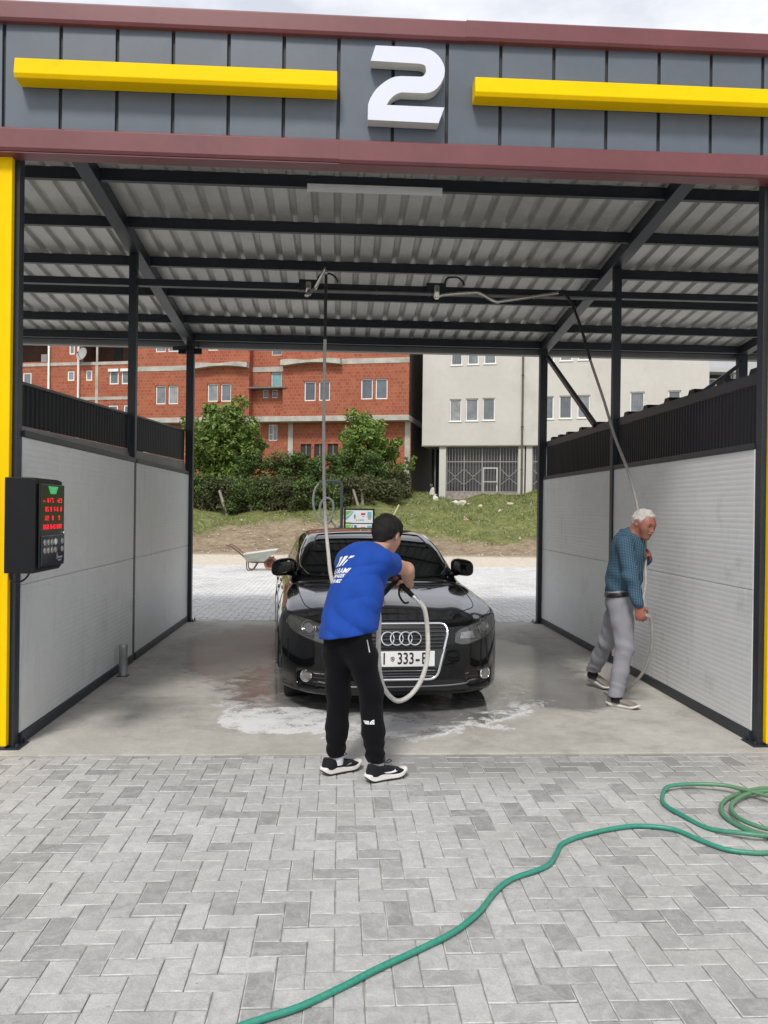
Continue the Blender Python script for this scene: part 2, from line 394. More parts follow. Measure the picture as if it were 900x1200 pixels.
# ---- concrete slab of the wash bays (wet, with foam)
def make_slab():
    m, g, b = newmat('wet_concrete_floor'); p = g.pos(); sp = g.n('ShaderNodeSeparateXYZ'); g.l(p, sp.inputs[0]); X, Y = sp.outputs['X'], sp.outputs['Y']
    nA = g.noise(p, 1.1, 6, .62); nB = g.noise(p, 7, 5, .65); nC = g.noise(p, 46, 4, .7); nD = g.noise(p, 2.6, 6, .7, .6)
    f = g.math('ADD', g.math('ADD', g.math('MULTIPLY', nA, .5), g.math('MULTIPLY', nB, .3)), g.math('MULTIPLY', nC, .2))
    dry = g.ramp(f, .34, .64, (.315, .302, .27, 1), (.515, .495, .455, 1))
    dry = g.mix(g.math('MULTIPLY', g.ramp(nD, .52, .66), .45), dry, (.22, .21, .19, 1))
    def ell(cx, cy, rx, ry):
        a = g.math('DIVIDE', g.math('SUBTRACT', X, cx), rx); c = g.math('DIVIDE', g.math('SUBTRACT', Y, cy), ry)
        return g.math('SQRT', g.math('ADD', g.math('MULTIPLY', a, a), g.math('MULTIPLY', c, c)))
    wob_ = g.math('ADD', g.math('MULTIPLY', g.math('SUBTRACT', nD, .5), .75), g.math('MULTIPLY', g.math('SUBTRACT', nB, .5), .35))
    d1 = g.math('ADD', ell(.35, 7.5, 1.45, 1.80), wob_)
    d2 = g.math('ADD', ell(-.95, 9.3, .95, 2.1), wob_); d3 = g.math('ADD', ell(1.75, 8.3, .75, 1.9), wob_); d4 = g.math('ADD', ell(1.95, 6.95, .5, .62), wob_)
    dm = g.math('MINIMUM', g.math('MINIMUM', d1, d2), g.math('MINIMUM', d3, d4))
    wet = g.math('MAXIMUM', g.smooth(d1, 1.02, .86), g.math('MULTIPLY', g.smooth(g.math('MINIMUM', g.math('MINIMUM', d2, d4), d3), 1.03, .80), .86))
    wetc = g.mix(g.ramp(nA, .35, .65), (.115, .112, .107, 1), (.23, .225, .215, 1))
    c = g.mix(wet, dry, wetc)
    # foam: white film along the front rim of the puddle and streaks within it
    rim = g.math('MULTIPLY', g.smooth(d1, .58, .80), g.smooth(d1, 1.03, .97))
    fr = g.math('MULTIPLY', rim, g.smooth(Y, 6.75, 6.1))
    fr = g.math('MULTIPLY', fr, g.smooth(X, 1.25, .3))
    foam = g.math('MULTIPLY', g.math('MULTIPLY', fr, .55), g.ramp(g.math('ADD', g.math('MULTIPLY', nB, .6), g.math('MULTIPLY', nC, .4)), .26, .48))
    film = g.math('MULTIPLY', g.math('MULTIPLY', g.smooth(d1, 1.0, .9), g.ramp(g.noise(p, 3.2, 6, .7, 1.4), .52, .66)), .30)
    film = g.math('MULTIPLY', film, g.smooth(Y, 8.4, 6.6))
    d5 = g.math('ADD', ell(-.42, 6.12, .50, .40), g.math('MULTIPLY', wob_, .8)); blob = g.math('MULTIPLY', g.smooth(d5, 1.0, .93), g.ramp(g.math('ADD', g.math('MULTIPLY', nB, .6), g.math('MULTIPLY', nC, .4)), .36, .50))
    lace = g.math('MULTIPLY', g.math('MULTIPLY', g.smooth(d1, .90, .97), g.smooth(d1, 1.05, 1.0)), g.math('MULTIPLY', g.smooth(Y, 6.9, 6.4), g.ramp(nC, .36, .5)))
    blob = g.math('MAXIMUM', blob, lace)
    fm = g.math('MAXIMUM', g.math('MAXIMUM', g.math('MULTIPLY', foam, .9), g.math('MULTIPLY', blob, .85)), film)
    c = g.mix(fm, c, (.72, .72, .73, 1))
    g.l(c, b.inputs['Base Color'])
    wr = g.math('MULTIPLY_ADD', g.smooth(Y, 7.4, 9.0), .13, -.77)
    ro = g.math('MULTIPLY_ADD', g.math('MULTIPLY', wet, g.math('SUBTRACT', 1.0, g.math('MULTIPLY', fm, .8))), wr, .86)
    g.l(ro, b.inputs['Roughness']); b.inputs['Specular IOR Level'].default_value = .45
    h = g.math('MULTIPLY', g.math('ADD', nC, g.math('MULTIPLY', nB, .8)), g.math('SUBTRACT', 1.0, g.math('MULTIPLY', wet, .90)))
    g.l(g.bump(h, .35, .006), b.inputs['Normal'])
    mb = MB(); mb.box(-7.3, 8.1, 5.27, 11.52, -.18, .006)
    o = mb.build('concrete_floor', m, bevel=.006); tag(o, kind='structure'); return o
make_slab()

# ---- block paving, 20 x 10 cm herringbone
def paver_material(name, island):
    m, g, b = newmat(name); p = g.pos(); sp = g.n('ShaderNodeSeparateXYZ'); g.l(p, sp.inputs[0])
    r = g.n('ShaderNodeNewGeometry').outputs['Random Per Island'] if island else g.n('ShaderNodeObjectInfo').outputs['Random']
    x = g.n('ShaderNodeValToRGB'); g.l(r, x.inputs['Fac']); e = x.color_ramp.elements
    e[0].position = 0; e[0].color = (.23, .23, .233, 1); e[1].position = 1; e[1].color = (.56, .558, .55, 1)
    for ps, v in ((.10, .30), (.28, .43), (.65, .50)):
        k = x.color_ramp.elements.new(ps); k.color = (v, v*.995, v*.982, 1)
    po = g.n('ShaderNodeVectorMath', operation='ADD'); g.l(p, po.inputs[0]); cx_ = g.n('ShaderNodeCombineXYZ'); g.l(g.math('MULTIPLY', r, 37.0), cx_.inputs[2]); g.l(cx_.outputs[0], po.inputs[1])
    nA = g.noise(po.outputs[0], 13, 7, .74, .9); nB = g.noise(p, 120, 3, .7); nC = g.noise(p, 1.1, 4); nS = g.noise(p, 34, 2)
    c = g.mix(g.ramp(nA, .38, .68), g.mix(.32, x.outputs['Color'], (.20, .20, .20, 1)), g.mix(.45, x.outputs['Color'], (.62, .615, .60, 1)))
    c = g.mix(g.math('MULTIPLY', g.ramp(nB, .35, .7), .55), c, g.mix(.55, c, (.14, .14, .135, 1)))
    c = g.mix(g.math('MULTIPLY', g.ramp(nC, .42, .66), .34), c, (.27, .265, .25, 1))
    c = g.mix(g.math('MULTIPLY', g.ramp(nS, .72, .78), .5), c, (.11, .105, .10, 1))
    dm = g.math('MULTIPLY', g.math('MULTIPLY', g.smooth(sp.outputs['Y'], 4.55, 5.1), g.smooth(sp.outputs['Y'], 7.5, 5.3)), g.smooth(sp.outputs['X'], -.1, .9))
    c = g.mix(g.math('MULTIPLY', dm, g.math('MULTIPLY', g.ramp(nA, .36, .62), .65)), c, (.15, .145, .135, 1))
    g.l(c, b.inputs['Base Color']); b.inputs['Roughness'].default_value = .85; b.inputs['Specular IOR Level'].default_value = .3
    g.l(g.bump(g.math('ADD', nB, g.math('MULTIPLY', nA, .8)), .5, .004), b.inputs['Normal'])
    return m
PAV1 = paver_material('concrete_paver', False); PAV2 = paver_material('concrete_paver_field', True)
PEDGE, _ge, _be = newmat('limed_paver_edge'); _pe = _ge.pos(); _ge.l(_ge.ramp(_ge.noise(_pe, 9, 6, .7), .38, .62, (.27, .268, .26, 1), (.53, .525, .51, 1)), _be.inputs['Base Color']); _be.inputs['Roughness'].default_value = .9
def paver_geo(mb, cx, cy, lx, ly, top, t0=0, t1=0, ch=.005, dep=.05, seed=None):
    b = len(mb.v); r = seed or random
    for (dx, z, o) in ((0, -dep, 0), (0, -ch*.6, 0), (ch, 0, 1)):
        for sx, sy in ((-1,-1),(1,-1),(1,1),(-1,1)):
            x, y = sx*(lx/2-dx), sy*(ly/2-dx)
            mb.v.append((cx+x, cy+y, top+z+t0*x+t1*y))
    for k in range(2):
        for i in range(4):
            j = (i+1) % 4; mb.f.append((b+k*4+i, b+k*4+j, b+k*4+4+j, b+k*4+4+i)); mb.mi.append(k)
    mb.f.append((b+8, b+9, b+10, b+11)); mb.mi.append(0)
def herringbone(x0, x1, y0, y1, u=.1, ox=0.0):
    out_ = []
    for i in range(int((x0-ox)/u)-2, int((x1-ox)/u)+3):
        for j in range(int(y0/u)-2, int(y1/u)+3):
            c = (i-j) % 4; x, y = ox+i*u, j*u
            if c == 0: a = (x+u, y+u/2, 2*u, u)
            elif c == 3: a = (x+u/2, y+u, u, 2*u)
            else: continue
            if x0 <= a[0]-a[2]/2+.001 and a[0]+a[2]/2 <= x1+.001 and y0 <= a[1]-a[3]/2+.001 and a[1]+a[3]/2 <= y1+.001: out_.append(a)
    return out_
def in_view(x, y, z=0.0, mg=30):
    d = Vector((x, y, z-CAM_H)); w = d.dot(_f)
    if w < .3: return False
    px, py = 450+FPX*d.dot(_r)/w, 600-FPX*d.dot(_u)/w
    return -mg < px < 900+mg and -mg < py < 1200+mg
def make_front_paving():
    mb = MB(); mb.box(-30, 30, -25, 5.268, -.12, -.0085)
    bed = mb.build('front_paving', mat('joint_sand', (.30, .29, .27), .95, 0, .25, 8, .5, 80)); tag(bed, kind='structure')
    # half-cut pieces along the slab edge are laid too, so the field runs up to y = 5.262
    allp = herringbone(-7, 7, -3.0, 5.262)
    have = set((round(a[0]*100), round(a[1]*100)) for a in allp)
    for a in herringbone(-7, 7, -3.0, 5.6):
        if (round(a[0]*100), round(a[1]*100)) in have: continue
        lo = a[1]-a[3]/2
        if lo < 5.25: allp.append((a[0], (lo+5.262)/2, a[2], 5.262-lo))
    see = [a for a in allp if in_view(a[0], a[1])]
    see.sort(key=lambda a: a[0]**2+(a[1])**2); near = set(see[:300])
    meshes = {}
    def pm(lx, ly, k):
        key = (round(lx, 3), round(ly, 3), k)
        if key not in meshes:
            q = MB(); paver_geo(q, 0, 0, lx-.0040, ly-.0040, 0, ch=.004, dep=.02); meshes[key] = q.mesh('paver', (PAV1, PEDGE))
        return meshes[key]
    rest = MB()
    for a in allp:
        t = -.002+random.gauss(0, .0009); t0, t1 = random.gauss(0, .006), random.gauss(0, .006)
        if a in near:
            o = link('paver', pm(a[2], a[3], 0), None, bed, (a[0]+random.gauss(0, .0007), a[1]+random.gauss(0, .0007), t)); o.rotation_euler = (t1, -t0, random.gauss(0, .004))
        else: paver_geo(rest, a[0], a[1], a[2]-.0040, a[3]-.0040, t, t0, t1, ch=.004, dep=.02)
    o = rest.build('paver_field', (PAV2, PEDGE), bed, fix=False); o['kind'] = 'stuff'
    # rear yard
    mb = MB(); mb.box(-40, 45, 11.522, 23.0, -.12, -.010); bed = mb.build('rear_paving', mat('joint_sand_rear', (.42, .41, .39), .95, 0, .25, 8)); tag(bed, kind='structure')
    rest = MB()
    for a in herringbone(-8.5, 13, 11.53, 23.0):
        if in_view(a[0], a[1], 0, 140): paver_geo(rest, a[0], a[1], a[2]-.005, a[3]-.005, -.003+random.gauss(0, .0015), random.gauss(0, .008), random.gauss(0, .008), .004, .03)
    o = rest.build('paver_field', (PAV3, PEDGE), bed, fix=False); o['kind'] = 'stuff'
    mb = MB(); mb.box(-40, 45, 23.004, 28.6, -.12, -.012)
    gm, g, b = newmat('pale_crushed_stone'); p = g.pos(); n = g.noise(p, 7, 6, .7); n2 = g.noise(p, 1.2, 4)
    g.l(g.mix(g.ramp(n2, .4, .65), g.ramp(n, .3, .7, (.44, .385, .31, 1), (.66, .60, .51, 1)), g.ramp(n, .3, .7, (.42, .35, .26, 1), (.66, .58, .47, 1))), b.inputs['Base Color']); b.inputs['Roughness'].default_value = .95; g.l(g.bump(n, .8, .04), b.inputs['Normal'])
    tag(mb.build('gravel_strip', gm), kind='structure')
_p3, _g, _b = newmat('rear_paver'); _p = _g.pos()
_r3 = _g.n('ShaderNodeNewGeometry').outputs['Random Per Island']
_c3 = _g.mix(_g.ramp(_g.noise(_p, .8, 6, .65, .8), .35, .66), _g.ramp(_r3, 0, 1, (.43, .43, .425, 1), (.57, .57, .56, 1)), (.64, .635, .62, 1))
_g.l(_c3, _b.inputs['Base Color']); _b.inputs['Roughness'].default_value = .85; PAV3 = _p3
make_front_paving()
# ================================================================= CANOPY (steel wash-bay roof)
XL, XR, YF, YM, YB = -2.11, 2.89, 5.45, 8.45, 11.5
def zr(y): return 3.90+(11.4-y)*.10            # underside of the rafters
canopy = thing('car_wash_canopy', (.39, 8.4, 0), 'dark steel car wash canopy with grey fascia, burgundy trims and yellow bars over the bay', 'canopy')
def cp(mb, name, m, parent=canopy, **k): return part_world(mb.build(name, m, None, **k), parent) if parent is canopy else part_sub(mb.build(name, m, None, **k), parent)
def part_sub(o, parent):
    """sub-part drawn in world coordinates, its parent too (parent local frame = world frame of canopy parts)"""
    o.parent = parent; return o
def post(x0, x1, y0, y1, z1, plate=True):
    mb = MB(); mb.box(x0, x1, y0, y1, .016, z1); o = cp(mb, 'post', M['steel'], bevel=.004)
    if plate:
        q = MB(); q.box(x0-.05, x1+.05, y0-.05, y1+.05, .0065, .016)
        for sx in (x0-.03, x1+.03):
            for sy in (y0-.03, y1+.03): q.lathe([(0, .026), (.009, .026), (.009, 0)], (sx, sy, .016), (0, 0, 1), 6)
        b = q.build('base_plate', M['steel'], None); b.parent = o
    return o
post(-2.180, -2.118, 5.42, 5.50, zr(5.5)); post(2.895, 2.960, 5.42, 5.50, zr(5.5))
post(-2.188, -2.108, 8.41, 8.49, zr(8.49), False); post(2.872, 2.952, 8.41, 8.49, zr(8.49), False)
post(-2.165, -2.060, 11.40, 11.50, 3.90); post(2.832, 2.938, 11.40, 11.50, 3.90)
post(5.74, 5.87, 11.40, 11.50, 3.90); post(-7.16, -7.06, 11.40, 11.50, 3.90); post(7.86, 7.96, 11.40, 11.50, 3.90)
# rafters
for x in (-7.11, -2.135, 2.90, 5.80, 7.91):
    mb = MB(); y0, y1 = 5.40, 11.52; w = .065
    mb.quadbox([(x-w, y0, zr(y0)), (x+w, y0, zr(y0)), (x+w, y1, zr(y1)), (x-w, y1, zr(y1)), (x-w, y0, zr(y0)+.125), (x+w, y0, zr(y0)+.125), (x+w, y1, zr(y1)+.125), (x-w, y1, zr(y1)+.125)])
    cp(mb, 'rafter', M['steel'], bevel=.006)
# purlins (C sections, in lengths between the rafters)
PY = [5.62, 6.19, 6.97, 7.86, 8.78, 9.66, 10.63, 11.37]
segs = [(-7.04, -2.203), (-2.067, 2.832), (2.968, 5.732), (5.868, 7.842)]
for y in PY:
    for a, b_ in segs:
        mb = MB(); z = zr(y)+.02; t = .004
        mb.box(a, b_, y, y+.05, z, z+t); mb.box(a, b_, y, y+t, z+t, z+.10); mb.box(a, b_, y+t, y+.05, z+.096, z+.10); mb.box(a, b_, y+.046, y+.05, z+t, z+.02)
        cp(mb, 'purlin', M['steel'], fix=False)
# roof sheet, trapezoidal, ribs running front to back
mb = MB(); pitch = .205; xs = []
x = -7.4
while x < 8.2:
    xs += [(x, 0), (x+.128, 0), (x+.146, .036), (x+.187, .036)]; x += pitch
for (xa, za), (xb, zb) in zip(xs[:-1], xs[1:]):
    y0, y1 = 5.36, 11.62
    mb.poly([(xa, y0, zr(y0)+.126+za), (xb, y0, zr(y0)+.126+zb), (xb, y1, zr(y1)+.126+zb), (xa, y1, zr(y1)+.126+za)])
roof = cp(mb, 'roof_sheet', M['galv'], fix=False)
sd = roof.modifiers.new('thick', 'SOLIDIFY'); sd.thickness = .0012; sd.offset = 1
# eave gutter
mb = MB(); prof = [(11.56, 4.06), (11.56, 3.985), (11.572, 3.975), (11.572, 3.955), (11.56, 3.945), (11.56, 3.885), (11.58, 3.865), (11.70, 3.865), (11.73, 3.89), (11.73, 4.03), (11.722, 4.03), (11.722, 3.895), (11.695, 3.873), (11.585, 3.873), (11.568, 3.89), (11.568, 3.94), (11.58, 3.95), (11.58, 3.98), (11.568, 3.99), (11.568, 4.06)]
mb.prism(prof, 'yz', -7.4, 8.2); cp(mb, 'gutter', mat('gutter_grey', (.15, .16, .165), .4, 0, .1, 2))
mb = MB(); mb.box(-7.4, 8.2, 11.523, 11.555, 3.935, 3.965); cp(mb, 'eave_beam', M['steel'])
# cross beam carrying the booms, set just in front of the middle posts
mb = MB(); mb.box(-7.0, -2.192, 8.415, 8.485, 3.87, 3.94); mb.box(-2.104, 2.868, 8.415, 8.485, 3.87, 3.94); mb.box(2.956, 7.84, 8.415, 8.485, 3.87, 3.94); cp(mb, 'cross_beam', M['steel'])
# braces
for a, b_ in (((2.92, 11.36, 3.80), (2.92, 9.15, 2.60)), ((5.80, 11.39, 3.80), (5.20, 11.39, 3.36)), ((-2.14, 11.36, 3.82), (-2.34, 11.36, 3.80))):
    mb = MB(); mb.bar(a, b_, .05, .05); cp(mb, 'brace', M['steel'])
# fascia: backing, cassettes, trims
mb = MB(); mb.box(-7.4, 8.2, 5.345, 5.36, 3.9, 4.81); cp(mb, 'fascia_backing', M['panel_back'])
x = -2.19-.3577*15
rr = random.Random(3)
while x < 8.1:
    a, b_ = x+.011, x+.3577-.011; mb = MB(); yv = 5.322+rr.uniform(-.0015, .0015); tl = rr.uniform(-.0025, .0025)
    mb.quadbox([(a, yv, 4.0), (b_, yv+tl, 4.0), (b_, 5.344, 4.0), (a, 5.344, 4.0), (a, yv+tl, 4.70), (b_, yv, 4.70), (b_, 5.344, 4.70), (a, 5.344, 4.70)])
    cp(mb, 'fascia_panel', M['panel_dark'], bevel=.003); x += .3577
def trim(x0, x1, z0, z1, y0, ret):
    mb = MB(); lip = .028
    mb.prism([(5.36, z0), (y0+.012, z0), (y0, z0+.018), (y0, z1-.012), (y0+.012, z1), (ret, z1), (ret, z1-.004), (5.36, z1-.004)], 'yz', x0, x1); cp(mb, 'fascia_trim', M['burgundy'], bevel=.002)
trim(-7.4, -.02, 3.868, 4.018, 5.285, 5.36); trim(-.032, 5.1, 3.862, 4.014, 5.280, 5.36); trim(5.09, 8.2, 3.866, 4.018, 5.285, 5.36)
trim(-7.4, .8, 4.69, 4.822, 5.275, 5.5); trim(.79, 8.2, 4.692, 4.826, 5.271, 5.5)
mb = MB(); mb.box(-7.4, 8.2, 5.30, 5.42, 3.858, 3.864); cp(mb, 'soffit_strip', M['burgundy'])
# yellow bars on the fascia and yellow column claddings
for a, b_ in ((-2.075, -.052), (.840, 2.87)):
    mb = MB(); mb.prism([(5.318, 4.415), (5.20, 4.41), (5.185, 4.31), (5.20, 4.285), (5.318, 4.285)], 'yz', a, b_); cp(mb, 'yellow_bar', M['yellow'], bevel=.004)
for a, b_ in ((-2.62, -2.150), (2.930, 3.40)):
    mb = MB(); mb.box(a, b_, 5.372, 5.4185, .03, 3.86); cp(mb, 'column_cladding', M['yellow'], bevel=.006)
# ---- batten light under the front purlins
lamp = thing('batten_light', (.267, 7.0, 4.36), 'long slim white batten light fixed below the canopy purlins', 'light')
mb = MB(); mb.prism([(6.965, 4.364), (7.035, 4.364), (7.035, 4.39), (7.02, 4.405), (6.98, 4.405), (6.965, 4.39)][::-1], 'yz', -.315, .851); part_world(mb.build('housing', M['pvc']), lamp)
mb = MB(); mb.prism([(6.968, 4.3638), (6.975, 4.345), (7.0, 4.338), (7.025, 4.345), (7.032, 4.3638)], 'yz', -.305, .841); part_world(mb.build('diffuser', mat('frosted_diffuser', (.7, .72, .74), .3, 0, .03)), lamp)
for e in (-.315, .841):
    mb = MB(); mb.box(e, e+.0098, 6.966, 7.034, 4.342, 4.3635); part_world(mb.build('end_cap', M['pvc']), lamp)
# ---- number sign
two = [[.193,4.598],[.40,4.597],[.484,4.596],[.52,4.591],[.545,4.585],[.575,4.570],[.6,4.549],[.62,4.525],[.635,4.497],[.642,4.475],[.644,4.451],[.641,4.42],[.633,4.397],[.617,4.365],[.595,4.338],[.573,4.320],[.549,4.309],[.518,4.302],[.364,4.302],[.340,4.294],[.318,4.281],[.3,4.265],[.284,4.245],[.269,4.217],[.644,4.215],[.607,4.112],[.148,4.117],[.149,4.217],[.162,4.254],[.18,4.287],[.201,4.317],[.226,4.342],[.252,4.364],[.279,4.382],[.302,4.394],[.325,4.402],[.363,4.407],[.486,4.408],[.5,4.411],[.509,4.419],[.518,4.431],[.522,4.446],[.520,4.469],[.515,4.48],[.504,4.487],[.477,4.492],[.162,4.498]]
mb = MB(); mb.prism(two, 'xz', 5.222, 5.312)
o = mb.build('bay_number_sign', (mat('white_sign_face', (.66, .68, .76), .3, 0, .015, 2),)); o.data.materials.append(mat('sign_return', (.58, .57, .53), .45, 0, .04))
for p in o.data.polygons: p.material_index = 0 if abs(p.normal.y) > .9 else 1
bm = bmesh.new(); bm.from_mesh(o.data); bmesh.ops.triangulate(bm, faces=[f for f in bm.faces if len(f.verts) > 4], ngon_method='EAR_CLIP'); bm.to_mesh(o.data); bm.free()
tag(o, 'big white raised numeral 2 on the dark fascia between two yellow bars', 'number sign')

# ================================================================= PARTITION WALLS
def rib_panel(x, sgn, y0, y1, z0, z1):
    """silver sandwich panel with fine horizontal ribs; sgn = side facing the bay"""
    mb = MB(); pts = []; z = z0; p = .040
    n = max(1, int(round((z1-z0)/p))); st = (z1-z0)/n
    for i in range(n):
        b = z0+i*st; pts += [(0, b+.003), (0, b+st*.52), (-.0008, b+st*.64), (-.0008, b+st*.90)]
    pts = [(-.003, z0)]+pts+[(-.003, z1)]
    outl = [(x+sgn*d, zz) for d, zz in pts]+[(x-sgn*.04, z1), (x-sgn*.04, z0)]
    v = [(a, y0, b) for a, b in outl]+[(a, y1, b) for a, b in outl]; N = len(outl); mb.v += v
    for i in range(N):
        j = (i+1) % N; mb.f.append((i, j, N+j, N+i)); mb.mi.append(0)
    mb.f += [tuple(range(N)), tuple(range(2*N-1, N-1, -1))]; mb.mi += [0, 0]
    return mb
def ribbed_strip(fn, n, h=.012):
    """vertical fine ribs: fn(t) -> bottom point, top point, outward normal"""
    mb = MB(); prev = None
    for i in range(n*4+1):
        t = i/(n*4); b, tp, nr = fn(t); d = h*(0 if i % 4 in (0, 1) else 1)
        a = Vector(b)+Vector(nr)*d; c = Vector(tp)+Vector(nr)*d
        if prev: mb.poly([prev[0], a, c, prev[1]])
        prev = (a, c)
    return mb
def partition(side):
    if side == 'L':
        x, sg = XL, 1; t = thing('partition_wall', (x, 8.45, 0), 'silver ribbed partition wall on the left, behind the coin terminal', 'partition wall')
    else:
        x, sg = XR, -1; t = thing('partition_wall', (x, 8.45, 0), 'silver ribbed partition wall on the right, behind the white-haired man', 'partition wall')
    bays = ((5.505, 8.408), (8.492, 11.398))
    for y0, y1 in bays:
        part_world(rib_panel(x, sg, y0, y1, .085, 1.067).build('panel', M['wallpanel'], fix=True), t)
        part_world(rib_panel(x, sg, y0, y1, 1.071, 2.055).build('panel', M['wallpanel'], fix=True), t)
        mb = MB(); mb.box(min(x-sg*.05, x+sg*.012), max(x-sg*.05, x+sg*.012), y0, y1, .010, .083); part_world(mb.build('bottom_rail', M['steel'], bevel=.003), t)
        mb = MB(); mb.box(min(x-sg*.05, x+sg*.010), max(x-sg*.05, x+sg*.010), y0, y1, 2.057, 2.10); part_world(mb.build('top_rail', M['steel'], bevel=.003), t)
    if side == 'R':
        for a, b_ in ((5.56, 7.0), (7.0, 8.46), (8.46, 9.9), (9.9, 11.35)):
            part_world(ribbed_strip(lambda q: ((x+.045, a+(b_-a)*q, 2.10), (x+.045, a+(b_-a)*q, 2.52), (-1, 0, 0)), 26, .010).build('upper_sheet', M['sheet_dark'], fix=False), t)
        mb = MB(); mb.box(x+.03, x+.11, 5.51, 11.36, 2.521, 2.60); part_world(mb.build('cap_rail', M['steel'], bevel=.004), t)
        for y in (5.6, 6.1, 6.62, 7.13, 7.64, 8.17, 8.66, 9.15, 9.75, 10.33, 10.72, 11.08):
            mb = MB(); mb.prism([(y-.07, 2.6005), (y-.045, 2.640), (y+.045, 2.640), (y+.07, 2.6005)], 'yz', x+.035, x+.16); part_world(mb.build('roof_clip', M['sheet_dark'], bevel=.005), t)
    else:
        X0 = x-.07; zt = lambda y: 2.42+(y-5.6)/5.9*.245; zb = lambda y: 2.14+(y-5.6)/5.9*.115
        for a, b_ in ((5.51, 8.40), (8.50, 11.39)):
            part_world(ribbed_strip(lambda q: ((X0, a+(b_-a)*q, zb(a+(b_-a)*q)), (X0, a+(b_-a)*q, zt(a+(b_-a)*q)), (1, 0, 0)), 34, .006).build('upper_sheet', mat('charcoal_sheet', (.011, .013, .015), .6, 0, .2, 2, spec=.2) if a < 6 else bpy.data.materials['charcoal_sheet'], fix=False), t)
            mb = MB(); mb.quadbox([(X0-.03, a, zt(a)), (X0+.02, a, zt(a)), (X0+.02, b_, zt(b_)), (X0-.03, b_, zt(b_)), (X0-.03, a, zt(a)+.02), (X0+.02, a, zt(a)+.02), (X0+.02, b_, zt(b_)+.02), (X0-.03, b_, zt(b_)+.02)]); part_world(mb.build('cap_rail', M['steel']), t)
            mb = MB()
            for k in range(5):
                f0, f1 = k/5, (k+.8)/5; L_ = lambda y, f: 2.101+(zb(y)-2.101)*f
                mb.quadbox([(X0-.02, a, L_(a, f0)), (X0+.03-.006*k, a, L_(a, f0)), (X0+.03-.006*k, b_, L_(b_, f0)), (X0-.02, b_, L_(b_, f0)), (X0-.02, a, L_(a, f1)), (X0+.03-.006*k, a, L_(a, f1)), (X0+.03-.006*k, b_, L_(b_, f1)), (X0-.02, b_, L_(b_, f1))])
            part_world(mb.build('louvre', mat('grey_louvre', (.20, .20, .20), .5, 0, .1) if a < 6 else bpy.data.materials['grey_louvre']), t)
    return t
partition('L'); partition('R')
# short pipe stub by the left wall
t = thing('pipe_stub', (-2.02, 7.72, .006), 'short grey metal pipe stub standing at the foot of the left wall', 'pipe')
mb = MB(); mb.lathe([(0, .29), (.040, .29), (.042, .28), (.042, .25), (.040, .245), (.040, 0)], (-2.02, 7.72, .012), (0, 0, 1), 18); part_world(mb.build('pipe', mat('galvanised_pipe', (.36, .37, .37), .45, .6, .15, 9), smooth=True), t)
mb = MB(); mb.box(-2.07, -1.97, 7.67, 7.77, .0065, .012); part_world(mb.build('foot_plate', M['steel']), t)

